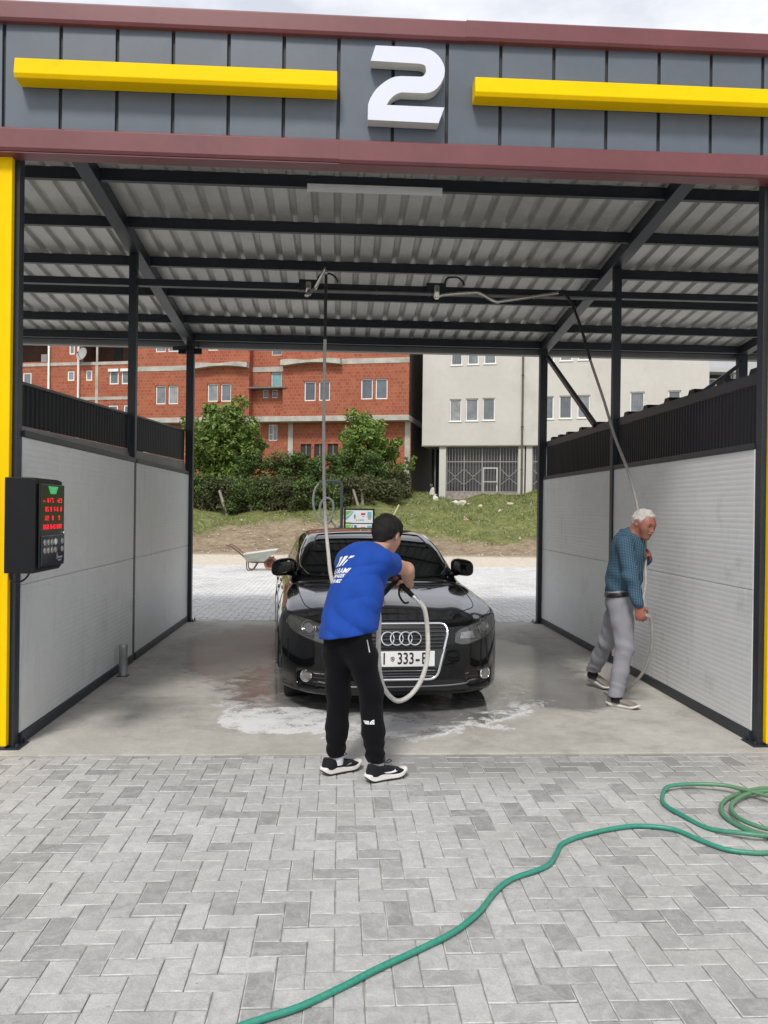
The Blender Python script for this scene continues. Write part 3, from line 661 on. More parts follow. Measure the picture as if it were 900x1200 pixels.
# ================================================================= COIN TERMINAL
def terminal():
    t = thing('payment_terminal', (-1.96, 5.17, 1.18), 'black coin terminal with red digits hung on the yellow column', 'terminal')
    P = lambda mb, n, m, **k: part_world(mb.build(n, m, **k), t)
    x0, x1, y0, y1, z0, z1 = -2.006, -1.822, 4.95, 5.41, 1.19, 1.768
    mb = MB(); mb.prism([(x0, z0), (x1-.015, z0), (x1, z0+.02), (x1, z1-.012), (x1-.03, z1), (x0, z1)], 'xz', y0, y1); P(mb, 'cabinet', M['black_plastic'], bevel=.006)
    mb = MB(); mb.box(x1+.0005, x1+.016, y0+.03, y1-.004, z0+.03, z1-.035); dr = P(mb, 'door', mat('gloss_black_front', (.005, .006, .007), .16, 0, .1, 5), bevel=.004)
    xf = x1+.0165
    def sub(mb, n, m, **k):
        o = mb.build(n, m, **k); o.parent = dr; return o
    ya, yb = y0+.06, y1-.03; wy = yb-ya
    green = mat('green_badge', (.03, .32, .10), .4, 0, .05, emit=((.03, .5, .12), .35))
    mb = MB(); zc = z1-.06; mb.prism([(ya+.10, zc+.012), (ya+wy-.10, zc+.012), (ya+wy-.14, zc-.035), (ya+.14, zc-.035)], 'yz', xf, xf+.003); sub(mb, 'badge', green)
    mb = MB(); mb.prism([(ya+.135, zc+.004), (ya+wy-.135, zc+.004), (ya+wy-.15, zc-.006), (ya+.15, zc-.006)], 'yz', xf+.0035, xf+.0045); mb.prism([(ya+.15, zc-.014), (ya+wy-.15, zc-.014), (ya+wy-.155, zc-.024), (ya+.155, zc-.024)], 'yz', xf+.0035, xf+.0045); sub(mb, 'badge_print', mat('badge_pale', (.35, .75, .45), .5, 0, .05))
    red = mat('red_led', (.5, .01, .015), .4, 0, 0, emit=((1, .02, .05), .55)); rr = random.Random(5)
    for row in range(4):
        z = z1-.135-row*.055; mb = MB(); y = ya+.02; n = 0
        while y < yb-.05:
            w = .026
            if row == 3 or rr.random() < .78:
                for (dy, dz, a, b_) in ((0, .012, .018, .004), (0, 0, .018, .004), (0, -.012, .018, .004), (-.009, .006, .004, .012), (.009, .006, .004, .012), (-.009, -.006, .004, .012), (.009, -.006, .004, .012)):
                    if rr.random() < (.85 if row else .6): mb.box(xf, xf+.002, y+.012+dy-a/2, y+.012+dy+a/2, z+dz-b_/2, z+dz+b_/2)
            y += .033 if n % 3 != 2 else .05; n += 1
        sub(mb, 'digit_row', red, fix=False)['kind'] = 'stuff'
    btn = mat('button_steel', (.42, .41, .38), .35, .5, .15, 12); bw = mat('button_lit', (.8, .8, .78), .35, 0, .05)
    for i in range(5):
        y = ya+.035+i*.062+(.06 if i == 4 else 0)
        for j in range(2):
            z = z1-.395-j*.050; mb = MB(); mb.lathe([(0, .012), (.016, .012), (.021, .006), (.021, 0)], (xf, y, z), (1, 0, 0), 14); sub(mb, 'button', bw if (i, j) == (3, 0) else btn, smooth=True)
    mb = MB(); mb.box(xf, xf+.004, ya+.345, ya+.372, z1-.46, z1-.37); sub(mb, 'red_label', mat('red_label', (.35, .02, .03), .5, 0, .1))
    mb = MB(); mb.box(xf, xf+.006, ya-.02, yb+.015, z0+.045, z0+.225); sub(mb, 'window_flap', mat('smoked_flap', (.016, .030, .040), .06, 0, .5, 4, spec=.9), bevel=.003)
    rr = random.Random(9); mb = MB()
    for k in range(26): 
        y = ya+.05+rr.random()*.10; z = z0+.14+rr.random()*.075; mb.box(xf+.0065, xf+.0072, y, y+rr.uniform(.004, .02), z, z+.003)
    mb.box(xf+.0065, xf+.0072, ya+.24, ya+.26, z0+.07, z0+.11); mb.box(xf+.0065, xf+.0072, ya+.265, ya+.345, z0+.075, z0+.088); mb.box(xf+.0065, xf+.0072, ya+.265, ya+.33, z0+.058, z0+.068)
    sub(mb, 'flap_print', mat('pale_print', (.30, .34, .35), .6, 0, .1), fix=False)['kind'] = 'stuff'
    mb = MB(); mb.lathe([(0, .012), (.010, .012), (.012, .008), (.012, 0)], (xf, yb+.005, z0+.235), (1, 0, 0), 12); sub(mb, 'lock', M['chrome'], smooth=True)
    mb = MB(); mb.tube(spline([(-1.99, 5.0, 1.192), (-1.985, 5.0, 1.15), (-1.96, 5.02, 1.13), (-1.93, 5.05, 1.14), (-1.91, 5.08, 1.17), (-1.91, 5.09, 1.192)], 6), .006, 6); P(mb, 'cable', M['rubber'], smooth=True)
    mb = MB(); mb.box(-2.0, -1.94, 5.4105, 5.45, 1.3, 1.7); mb.box(-2.117, -2.0, 5.43, 5.45, 1.3, 1.7); P(mb, 'bracket', M['steel'])
terminal()

# ================================================================= BOOMS AND HOSES
def boom(base, pts, name_label, post_z=3.87):
    x, y = base; t = thing('swivel_boom', (x, y, 3.87), name_label, 'boom')
    mb = MB(); mb.box(x-.10, x+.10, y-.055, y-.036, 3.85, 3.96); mb.box(x-.10, x+.10, y-.035, y+.036, 3.9405, 3.955); part_world(mb.build('clamp', M['steel'], bevel=.004), t)
    mb = MB(); mb.lathe([(0, .06), (.028, .06), (.032, .03), (.032, -.06), (.02, -.075), (0, -.075)], (x, y-.09, 3.86), (0, 0, 1), 14); part_world(mb.build('swivel', M['steel_bright'], smooth=True), t)
    mb = MB(); mb.tube(pts, .017, 10); part_world(mb.build('arm', M['steel_bright'], smooth=True), t)
    mb = MB(); mb.tube(spline([(x+.09, y-.02, 3.965), (x+.12, y-.03, 4.02), (x+.22, y-.03, 4.03), (x+.28, y-.02, 3.99), (x+.30, y+.0, 3.955)], 6), .010, 6); part_world(mb.build('feed_hose', M['rubber'], smooth=True), t)
    return t
b1 = boom((-.35, 8.40), [(-.34, 8.31, 3.84), (-.36, 8.0, 3.70), (-.35, 7.99, 3.70), (-.285, 8.22, 3.83), (-.275, 8.21, 3.83), (-.265, 8.0, 3.79), (-.17, 7.91, 3.95), (-.164, 7.90, 3.90)], 'chrome swivel boom folded short above the car, left of the two')
b2 = boom((.97, 8.40), spline([(.97, 8.31, 3.80), (1.05, 8.31, 3.83), (1.35, 8.31, 3.86), (1.44, 8.31, 3.845), (1.58, 8.31, 3.775), (1.68, 8.31, 3.785), (2.18, 8.31, 3.868), (2.24, 8.31, 3.875)], 4), 'long chrome swivel boom with a dogleg bend reaching towards the right wall')
# service pipe along the beam
mb = MB(); mb.tube([(-.46, 8.36, 3.845), (2.86, 8.36, 3.845)], .019, 8); 
for k in range(6): mb.lathe([(.019, -.006), (.026, -.006), (.026, .006), (.019, .006)], (-.2+.55*k, 8.36, 3.845), (1, 0, 0), 8)
cp(mb, 'service_pipe', mat('dull_pipe', (.20, .20, .20), .45, .3, .15, 6), smooth=True)

# ================================================================= SMALL LAMP AT THE LEFT BACK POST
t = thing('floodlight', (-2.11, 11.39, 3.78), 'small black floodlight clamped to the back left post under the eave', 'light')
mb = MB(); mb.box(-2.27, -2.17, 11.36, 11.42, 3.735, 3.815); part_world(mb.build('lamp_body', M['black_plastic'], bevel=.006), t)
mb = MB(); mb.box(-2.055, -1.95, 11.36, 11.42, 3.735, 3.815); part_world(mb.build('lamp_body', M['black_plastic'], bevel=.006), t)
mb = MB(); mb.box(-2.168, -2.057, 11.375, 11.398, 3.765, 3.79); part_world(mb.build('bracket', M['steel']), t)
mb = MB(); mb.tube([(-2.0, 11.39, 3.816), (-2.0, 11.40, 3.9)], .008, 6); part_world(mb.build('cable', M['rubber']), t)
# green hose on the paving
gh = [(-.40,2.42),(-.29,2.489),(-.215,2.528),(-.112,2.58),(.024,2.682),(.142,2.782),(.301,2.902),(.441,3.015),(.563,3.16),(.665,3.335),(.761,3.449),(.942,3.57),(1.024,3.703),(1.088,3.817),(1.247,3.925),(1.448,4.006),(1.57,4.015),(1.696,3.968),(1.769,3.84),(1.843,3.73),(1.946,3.689),(2.028,3.687),(2.213,3.72),(2.5,3.83),(2.72,4.02),(2.80,4.24),(2.70,4.45),(2.5,4.555),(2.313,4.487),(2.155,4.368),(2.063,4.229),(2.036,4.097),(2.066,3.961),(2.129,3.874),(2.26,3.80),(2.46,3.80),(2.62,3.95),(2.70,4.2),(2.62,4.42),(2.447,4.457),(2.274,4.392),(2.125,4.24),(2.077,4.096),(2.099,3.982),(2.18,3.90),(2.36,3.86),(2.52,3.95),(2.58,4.12),(2.50,4.26),(2.389,4.351),(2.299,4.46),(2.21,4.532),(2.054,4.578),(1.901,4.538),(1.822,4.429),(1.788,4.298),(1.818,4.15),(1.876,3.978),(1.997,3.869),(2.108,3.835),(2.28,3.81),(2.6,3.78),(3.1,3.9)]
g3 = []
for i, (x, y) in enumerate(gh): g3.append((x, y, .0115 if i < 34 else .0115+.019*min(1, (i-33)/3)*(1 if i < 48 or True else 0)))
for i in range(48, len(g3)): g3[i] = (g3[i][0], g3[i][1], .040 if 48 <= i < 52 else (.0125 if 53 < i < 58 else .03))
mb = MB(); mb.tube(spline(g3, 7), .0115, 10)
gm, g, b = newmat('green_garden_hose'); p = g.pos(); n = g.noise(p, 1.6, 4); n2 = g.noise(p, 60, 3)
sp = g.n('ShaderNodeSeparateXYZ'); g.l(p, sp.inputs[0])
c = g.mix(g.smooth(sp.outputs['X'], 1.75, 2.3), (.015, .235, .165, 1), (.09, .21, .095, 1)); c = g.mix(g.math('MULTIPLY', g.ramp(n2, .4, .7), .35), c, (.14, .27, .20, 1))
g.l(c, b.inputs['Base Color']); b.inputs['Roughness'].default_value = .4
tag(mb.build('garden_hose', gm, smooth=True), 'green garden hose winding across the pavers into a loose coil at the right', 'hose')
# ================================================================= CAR
def make_car():
    t = thing('car', (.48, 6.20, 0), 'black saloon car with four chrome rings on its grille and wet shiny paint', 'car', rz=radians(5.0))
    paint, g, b = newmat('black_car_paint'); p = g.pos(True)
    b.inputs['Base Color'].default_value = (.0022, .0024, .0032, 1); b.inputs['Roughness'].default_value = .16; b.inputs['Coat Weight'].default_value = 1; b.inputs['Coat IOR'].default_value = 1.40; b.inputs['Coat Roughness'].default_value = .015; b.inputs['Specular IOR Level'].default_value = .12
    dn = g.noise(p, 260, 2); g.l(g.bump(g.ramp(dn, .66, .70), .10, .0008), b.inputs['Normal'])
    T = hermite([0, .05, .12, .25, .5, .9, 1.25, 1.5, 2.2, 3.6, 4.1, 4.55, 4.75], [.655, .69, .725, .765, .825, .892, .935, .955, .965, .985, .975, .945, .90])
    RZ = hermite([.9, 1.12, 1.3, 1.6, 1.95, 2.3, 2.75, 3.2, 3.6, 4.1, 4.5], [.72, .86, .97, 1.155, 1.31, 1.378, 1.40, 1.38, 1.305, 1.10, .86])
    relu = lambda v: np.maximum(v, 0)
    def yfront(ax, z): return .50*(ax/.915)**5.6+.06*(ax/.9)**2+1.1*relu(z-.52)**2+1.0*relu(.30-z)**2
    def body(P):
        x, y, z = P.T; ax = np.abs(x)
        Wd = .915-1.0*relu(z-.64)**2-.30*relu(.28-z)**2-.007*np.exp(-((z-.60)/.05)**2)
        for wy in (.87, 3.68):
            r = np.hypot(y-wy, z-.315); Wd = Wd+.012*np.exp(-((r-.38)/.06)**2)
        top = T(y)-.045*(ax/.8)**2+.016*np.exp(-((ax-.56-.05*y)/.10)**2)*np.clip(1.3-y, 0, 1)
        low = smax(smax(ax-Wd, z-top, .075), smax(yfront(ax, z)-y, y-(4.70-.40*(ax/.9)**4-.5*relu(z-.6)**2), .05), .038)
        low = smax(low, .165+.0*y-z, .03)
        Wc = .805-.40*(z-.95)
        q = y-.16*(ax/.7)**2*np.clip((2.4-y), 0, 1)+.10*(ax/.7)**2*np.clip(y-3.2, 0, 1)
        cab = smax(ax-Wc, (z-RZ(q)+.045*(ax/.65)**2)*.75, .085); cab = smax(cab, .7-z, .05)
        d = smin(low, cab, .035)
        for wy in (.87, 3.68):
            r = np.hypot(y-wy, z-.315)
            d = smax(d, -smax(r-.352, .62-ax, .02), .012)
        # lower intakes hollowed into the bumper
        d = smax(d, -smax(smax(np.abs(ax-.66)-.12, np.abs(z-.275)-.055, .03), y-yfront(ax, z)-.05, .01), .012)
        return d
    v, fa = sdf_mesh(body, (-1.0, -.06, .12), (1.0, 4.8, 1.5), .0175, slack=2.0, newton=5)
    me = bpy.data.meshes.new('body'); me.from_pydata(v.tolist(), [], fa.tolist()); me.update(); o = link('body', me, paint, t, smooth=True)
    bvh = BVHTree.FromPolygons([tuple(q) for q in v], [tuple(q) for q in fa])
    def hit(o_, d):
        h = bvh.ray_cast(Vector(o_), Vector(d)); return h[0], h[1]
    def patch(poly, axis, off, m, name, res=.03, th=.012, parent=t, smooth=True, mirror=False):
        """outline laid on the bodywork. axis 'f' (x,z from the front), 's+'/'s-' (y,z from a side), 't' (x,y from above)"""
        if mirror: poly = [(-a, c) for a, c in poly][::-1]
        bm = bmesh.new(); vs = [bm.verts.new((a, c, 0)) for a, c in poly]; bm.faces.new(vs)
        xs_ = [a for a, _ in poly]; zs_ = [c for _, c in poly]
        for k in np.arange(min(xs_)+res, max(xs_), res): bmesh.ops.bisect_plane(bm, geom=bm.verts[:]+bm.edges[:]+bm.faces[:], plane_co=(k, 0, 0), plane_no=(1, 0, 0))
        for k in np.arange(min(zs_)+res, max(zs_), res): bmesh.ops.bisect_plane(bm, geom=bm.verts[:]+bm.edges[:]+bm.faces[:], plane_co=(0, k, 0), plane_no=(0, 1, 0))
        bm.verts.ensure_lookup_table(); pos = []
        D = {'f': Vector((0, 1, 0)), 's+': Vector((-1, 0, 0)), 's-': Vector((1, 0, 0)), 't': Vector((0, 0, -1))}[axis]
        for q in bm.verts:
            a, c = q.co.x, q.co.y
            O = {'f': (a, -1, c), 's+': (2, a, c), 's-': (-2, a, c), 't': (a, c, 3)}[axis]
            h, nrm = hit(O, D)
            if h is None: h = Vector(O)+D*1.8; nrm = -D
            pos.append((h+nrm*off, h+nrm*off+D*th))
        vi = {q: i for i, q in enumerate(bm.verts)}; n = len(pos)
        V = [p_[0] for p_ in pos]+[p_[1] for p_ in pos]; F = []
        for f in bm.faces:
            ids = [vi[q] for q in f.verts]; F.append(ids)
        for e in bm.edges:
            if len(e.link_faces) == 1: i, j = [vi[q] for q in e.verts]; F.append([i, j, n+j, n+i])
        bm.free(); me = bpy.data.meshes.new(name); me.from_pydata([tuple(q) for q in V], [], F); me.update()
        b2 = bmesh.new(); b2.from_mesh(me); bmesh.ops.recalc_face_normals(b2, faces=b2.faces)
        b2.faces.ensure_lookup_table()
        if b2.faces[0].normal.dot(D) > 0: bmesh.ops.reverse_faces(b2, faces=b2.faces)
        b2.to_mesh(me); b2.free()
        ob = link(name, me, m, parent, smooth=smooth); 
        if smooth: me.set_sharp_from_angle(angle=radians(50))
        return ob
    def onbody(pts, axis, off):
        res_ = []
        for a, c in pts:
            O, D = {'f': ((a, -1, c), (0, 1, 0)), 's+': ((2, a, c), (-1, 0, 0)), 's-': ((-2, a, c), (1, 0, 0)), 't': ((a, c, 3), (0, 0, -1))}[axis]
            h, nrm = hit(O, D)
            if h is not None: res_.append(h+nrm*off)
        return res_
    def strip(pts, axis, r, m, name, off=0.0, parent=t, n=6, closed=False):
        dense = [(q.x, q.y) for q in spline([(a, c, 0) for a, c in pts], 8, closed)]
        mb = MB(); mb.tube(onbody(dense, axis, off), r, n, closed=closed); return mb.build(name, m, parent, smooth=True)
    glass = mat('car_glass', (.006, .009, .009), .03, 0, .2, 3, spec=.9); trimb = mat('car_black_trim', (.008, .008, .009), .45, 0, .1)
    chrome = mat('car_chrome', (.78, .79, .80), .14, 1, .03); dgrey = mat('grille_grey', (.055, .058, .062), .4, 0, .1)
    # glazing
    ws = [(-.70, .985), (-.5, .972), (-.25, .965), (0, .962), (.25, .965), (.5, .972), (.70, .985), (.665, 1.06), (.615, 1.16), (.565, 1.26), (.535, 1.315), (.49, 1.335), (.25, 1.352), (0, 1.357), (-.25, 1.352), (-.49, 1.335), (-.535, 1.315), (-.565, 1.26), (-.615, 1.16), (-.665, 1.06)]
    w = patch(ws, 'f', .004, glass, 'windscreen', .05)
    strip(ws+[ws[0]], 'f', .006, trimb, 'windscreen_seal', .004, n=6)
    for ax_ in ('s+', 's-'):
        patch([(1.62, 1.0), (2.0, 1.20), (2.2, 1.285), (2.42, 1.30), (2.42, 1.0)], ax_, .004, glass, 'side_window', .05)
        patch([(2.47, 1.0), (2.47, 1.30), (2.9, 1.30), (3.25, 1.285), (3.35, 1.02)], ax_, .004, glass, 'side_window', .05)
        patch([(3.41, 1.03), (3.33, 1.27), (3.55, 1.20), (3.80, 1.05)], ax_, .004, glass, 'side_window', .05)
        strip([(1.5, .98), (1.95, 1.20), (2.25, 1.315), (2.7, 1.34), (3.2, 1.32), (3.6, 1.22), (3.9, 1.04)], ax_, .007, chrome, 'window_trim', .002)
        for y_ in (1.42, 2.445, 3.42): strip([(y_, .30), (y_-.02, .60), (y_-.02, .93)], ax_, .004, trimb, 'door_seam', .0)
        for y_ in (2.30, 3.22):
            q = onbody([(y_, .80), (y_-.09, .805), (y_-.18, .80)], ax_, .02); mb = MB(); mb.tube(spline(q, 5), .012, 8); mb.build('door_handle', paint, t, smooth=True)
        strip([(.55, .215), (1.4, .205), (2.6, .205), (3.2, .21)], ax_, .02, trimb, 'sill', .0)
    patch([(-.55, 1.03), (-.45, 1.28), (.45, 1.28), (.55, 1.03)], 'f', .004, glass, 'rear_window', .06) if False else None
    # bonnet seams
    for s in (1, -1): strip([(s*.745, 1.32), (s*.745, 1.05), (s*.735, .8), (s*.70, .52), (s*.60, .36), (s*.48, .27)], 't', .004, trimb, 'bonnet_seam', .0)
    strip([(-.48, .27), (-.42, .19), (-.3, .150), (0, .135), (.3, .150), (.42, .19), (.48, .27)], 't', .004, trimb, 'bonnet_seam', .0)
    # cowl and wipers
    patch([(-.70, 1.235), (-.4, 1.15), (0, 1.125), (.4, 1.15), (.70, 1.235), (.68, 1.30), (.4, 1.215), (0, 1.185), (-.4, 1.215), (-.68, 1.30)], 't', .004, trimb, 'cowl', .05)
    for pts in (((-.62, 1.275), (-.3, 1.235), (.02, 1.225)), ((-.05, 1.215), (.3, 1.235), (.60, 1.285))):
        q = onbody([(a, c) for a, c in pts], 't', .022); mb = MB(); mb.tube(spline(q, 6), .008, 6); mb.build('wiper', trimb, t, smooth=True)
    # grille
    def rounded(pts, r=.05, n=6):
        o_ = []; m_ = len(pts)
        for i in range(m_):
            a, b_, c = Vector(pts[i-1]), Vector(pts[i]), Vector(pts[(i+1) % m_]); u = (a-b_).normalized(); w_ = (c-b_).normalized(); p0, p1 = b_+u*r, b_+w_*r
            for k in range(n+1):
                f_ = k/n; o_.append(tuple((p0*(1-f_)**2+b_*2*f_*(1-f_)+p1*f_*f_)))
        return o_
    G = [(-.385, .705), (-.285, .295), (.285, .295), (.385, .705)]; GR = rounded(G, .07)
    gr = patch(GR, 'f', .004, mat('grille_black', (.006, .006, .007), .5, 0, .1), 'grille', .05)
    hw = lambda z: .285+(z-.295)/.41*.10
    for z in (.678, .652, .626, .600, .574, .548, .385, .362, .340, .318):
        q = onbody([(a, z) for a in np.linspace(-hw(z)+.02, hw(z)-.02, 14)], 'f', .012); mb = MB(); mb.tube(q, .0045, 6); mb.build('grille_bar', dgrey, gr, smooth=True)
    for z in (.365, .322):
        q = onbody([(a, z) for a in np.linspace(-hw(z)+.03, hw(z)-.03, 14)], 'f', .016); mb = MB(); mb.tube(q, .0032, 6); mb.build('chrome_bar', chrome, gr, smooth=True)
    for a in np.arange(-.33, .34, .055):
        zz = np.linspace(.31, .69, 8); q = [h for h in onbody([(a*(hw(k)/.385), k) for k in zz], 'f', .007)]; mb = MB(); mb.tube(q, .003, 4); mb.build('grille_post', trimb, gr)
    patch([(-.36, .525), (-.325, .392), (.325, .392), (.36, .525)], 'f', .014, mat('plate_recess', (.045, .047, .05), .35, 0, .08), 'plate_mount', .06, parent=gr)
    q = onbody(GR, 'f', .012); mb = MB(); mb.tube(q, .0125, 10, closed=True); mb.build('grille_frame', chrome, gr, smooth=True)
    # rings
    yr = min(h.y for h in onbody([(-.1, .61), (.1, .61), (0, .64)], 'f', .0))-.028; zR = .613
    mb = MB()
    for k in range(4):
        cx = -.105+k*.070; pts = [(cx+.0485*cos(a), yr+.0+(.0022 if k % 2 else 0)+(.0485*sin(a))*.22, zR+.0485*sin(a)) for a in np.linspace(0, 2*pi, 33)[:-1]]
        mb.tube(pts, .0058, 8, closed=True)
    mb.build('ring_emblem', chrome, gr, smooth=True)
    # plate
    yp = min(h.y for h in onbody([(-.2, .46), (0, .46), (.2, .46)], 'f', .0))-.030
    mb = MB(); mb.box(-.262, .262, yp, yp+.012, .398, .516); pl = mb.build('number_plate', mat('plate_white', (.74, .74, .72), .4, 0, .04, 6), t, bevel=.004)
    mb = MB(); mb.box(-.259, -.222, yp-.0012, yp-.0002, .402, .512); mb.build('blue_band', mat('plate_blue', (.01, .05, .30), .4, 0, .05), pl)
    pv = MB()
    def put(txt, x, size, z=.457, sx=1.0, off=.0):
        v_, f_ = text_mesh(txt, size, offset=off); b_ = len(pv.v)
        pv.v += [(x+a*sx, yp-.0015, z+c) for a, c, _ in v_]; pv.f += [tuple(b_+i for i in q_) for q_ in f_]; pv.mi += [0]*len(f_)
    put('01', -.155, .125, sx=.72, off=.002); put('333', .035, .125, sx=.72, off=.002); put('-', .128, .12, sx=.9, off=.003); put('B', .182, .125, sx=.72, off=.002)
    mb_ = MB(); mb_.tube([(-.067+.014*cos(a)*(1 if sin(a) > 0 else .8), yp-.002, .458+.017*sin(a)) for a in np.linspace(0, 2*pi, 13)[:-1]], .0025, 5, closed=True); mb_.box(-.072, -.062, yp-.0018, yp-.0006, .452, .464)
    mb_.build('plate_crest', trimb, pl)
    pv.build('plate_characters', mat('plate_black', (.008, .008, .009), .5, 0, 0), pl, fix=False)
    # headlights
    lens = mat('headlight_lens', (.042, .043, .042), .06, 0, .35, 22, spec=.8, coat=.6); bright = mat('headlight_reflector', (.30, .30, .30), .18, .8, .2, 30)
    HL = [(.425, .572), (.437, .630), (.475, .668), (.56, .694), (.68, .724), (.80, .745), (.845, .742), (.862, .705), (.848, .655), (.77, .612), (.62, .570), (.50, .552)]
    for s in (1, -1):
        poly = HL if s > 0 else [(-a, c) for a, c in HL][::-1]
        hl = patch(poly, 'f', .005, lens, 'headlight', .03)
        strip(HL+[HL[0]] if s > 0 else [(-a, c) for a, c in HL+[HL[0]]], 'f', .004, trimb, 'headlight_seam', .003, parent=hl)
        cx, cz = s*.695, .672
        for r_, w_ in ((.050, .0035), (.036, .0022)):
            q = onbody([(cx+r_*cos(a), cz+r_*sin(a)) for a in np.linspace(0, 2*pi, 25)[:-1]], 'f', .007); mb = MB(); mb.tube(q, w_, 6, closed=True); mb.build('lamp_ring', bright, hl, smooth=True)
        patch([(cx+.033*cos(a), cz+.033*sin(a)) for a in np.linspace(0, 2*pi, 17)[:-1]], 'f', .008, mat('projector_lens', (.12, .12, .12), .04, 0, .1, spec=.9) if s > 0 else bpy.data.materials['projector_lens'], 'projector', .02, parent=hl)
        patch([(s*.47, .60), (s*.485, .645), (s*.58, .655), (s*.60, .60)][::s], 'f', .0075, bright, 'reflector', .03, parent=hl)
        strip([(s*.465, .583), (s*.55, .575), (s*.66, .59), (s*.78, .625)], 'f', .003, bright, 'lamp_bar', .007, parent=hl)
        # fog lamp
        fx, fz = s*.715, .302; q0 = onbody([(fx, fz+.085)], 'f', 0)[0]; yf_ = q0.y+.012
        nrm = Vector((s*.35, -1, 0)).normalized(); mb = MB(); mb.lathe([(0, .004), (.034, .004), (.036, .002)], (fx, yf_, fz), nrm, 22); fog = mb.build('fog_lamp', mat('fog_glass', (.20, .20, .18), .08, .3, .4, 30, spec=.9) if s > 0 else bpy.data.materials['fog_glass'], t, smooth=True)
        mb = MB(); mb.lathe([(.036, -.03), (.036, .006), (.041, .012), (.048, .006), (.048, -.03)], (fx, yf_, fz), nrm, 24); mb.build('fog_lamp_ring', chrome, fog, smooth=True)
        for z_ in (.325, .29, .255):
            q = onbody([(s*a, z_) for a in np.linspace(.52, .66, 6)], 'f', .0); q = [Vector((k.x, min(k.y, yf_+.03), k.z)) for k in q]
            mb = MB(); mb.tube(q, .004, 5); mb.build('intake_bar', dgrey if z_ != .325 else chrome, t)
        # mirror
        def mir(P, s=s):
            x, y, z = P.T; q = np.stack([(x-s*.872)/.118, (y-1.63-.25*(np.abs(x)-.87))/.075, (z-1.045+.015*(np.abs(x)-.87)/.1)/.083], -1)
            k = (np.abs(q)**2.9).sum(-1)**(1/2.9); d = (k-1)*.07
            arm = cone(P, (s*.70, 1.60, .965), (s*.80, 1.62, .985), .03, .025)
            return smin(d, arm, .03)
        mv, mf = sdf_mesh(mir, (min(s*.64, s*1.02), 1.5, .90), (max(s*.64, s*1.02), 1.78, 1.16), .011, slack=2.2)
        me2 = bpy.data.meshes.new('mirror'); me2.from_pydata(mv.tolist(), [], mf.tolist()); me2.update(); mo = link('mirror', me2, paint, t, smooth=True)
        mb = MB(); mb.box(s*.872-.085, s*.872+.085, 1.714, 1.718, .985, 1.105); mb.build('mirror_glass', chrome, mo)
    # bumper lip
    strip([(-.62, .262), (-.4, .243), (0, .238), (.4, .243), (.62, .262)], 'f', .006, mat('lip_grey', (.22, .22, .22), .3, .5, .1), 'lip_trim', .006)
    patch([(-.56, .205), (-.5, .282), (-.2, .287), (.2, .287), (.5, .282), (.56, .205)], 'f', .003, trimb, 'lower_intake', .06)
    # washer jets on the bonnet
    for x_ in (.18, .30, .42):
        q = onbody([(x_, 1.02)], 't', .004)[0]; mb = MB(); mb.quadbox([(q.x-.02, q.y-.012, q.z-.004), (q.x+.02, q.y-.012, q.z-.004), (q.x+.02, q.y+.012, q.z-.002), (q.x-.02, q.y+.012, q.z-.002), (q.x-.014, q.y-.008, q.z+.004), (q.x+.014, q.y-.008, q.z+.004), (q.x+.014, q.y+.008, q.z+.005), (q.x-.014, q.y+.008, q.z+.005)]); mb.build('washer_jet', trimb, t)
    # wheels
    alloy = mat('alloy_wheel', (.45, .45, .46), .3, .9, .1, 8)
    for wy in (.87, 3.68):
        for s in (1, -1):
            ax_ = (s, 0, 0); mb = MB(); mb.lathe([(.215, -.215), (.30, -.215), (.315, -.19), (.318, -.10), (.315, -.02), (.300, 0), (.225, 0), (.215, -.02)], (s*.872, wy, .3225), ax_, 36); wl = mb.build('tyre', M['rubber'], t, smooth=True)
            mb = MB(); mb.lathe([(.222, -.03), (.222, -.004), (.212, -.004), (.205, -.05), (.205, -.2)], (s*.872, wy, .3225), ax_, 36)
            for k in range(10):
                a = 2*pi*k/10; c = Vector((s*.862, wy, .3225)); mb.bar(c+Vector((0, cos(a)*.05, sin(a)*.05)), c+Vector((-s*.01, cos(a)*.21, sin(a)*.21)), .03, .02, up=(1, 0, 0))
            mb.lathe([(0, .0), (.06, -.005), (.065, -.05)], (s*.870, wy, .3225), ax_, 16); mb.build('rim', alloy, wl, smooth=True)
            mb = MB(); mb.lathe([(0, -.07), (.15, -.07), (.15, -.09)], (s*.872, wy, .3225), ax_, 24); mb.build('brake_disc', trimb, wl)
    # interior floor so that nothing shows light under the arches
    mb = MB(); mb.box(-.6, .6, .5, 4.3, .21, .5); mb.build('underbody', trimb, t)
    # fuel, rear lights
    for s in (1, -1):
        q = [(3.9, .80), (3.92, .90), (4.35, .90), (4.38, .80)]; patch(q, 's+' if s > 0 else 's-', .004, mat('rear_lamp_red', (.25, .008, .01), .15, 0, .1) if s > 0 else bpy.data.materials['rear_lamp_red'], 'rear_lamp', .06)
    # roof aerial
    q = onbody([(0, 3.35)], 't', 0)[0]; mb = MB(); mb.prism([(q.y-.09, q.z-.005), (q.y+.05, q.z+.055), (q.y+.07, q.z-.01)], 'yz', -.014, .014); mb.build('aerial', paint, t, bevel=.004)
    return t
make_car()
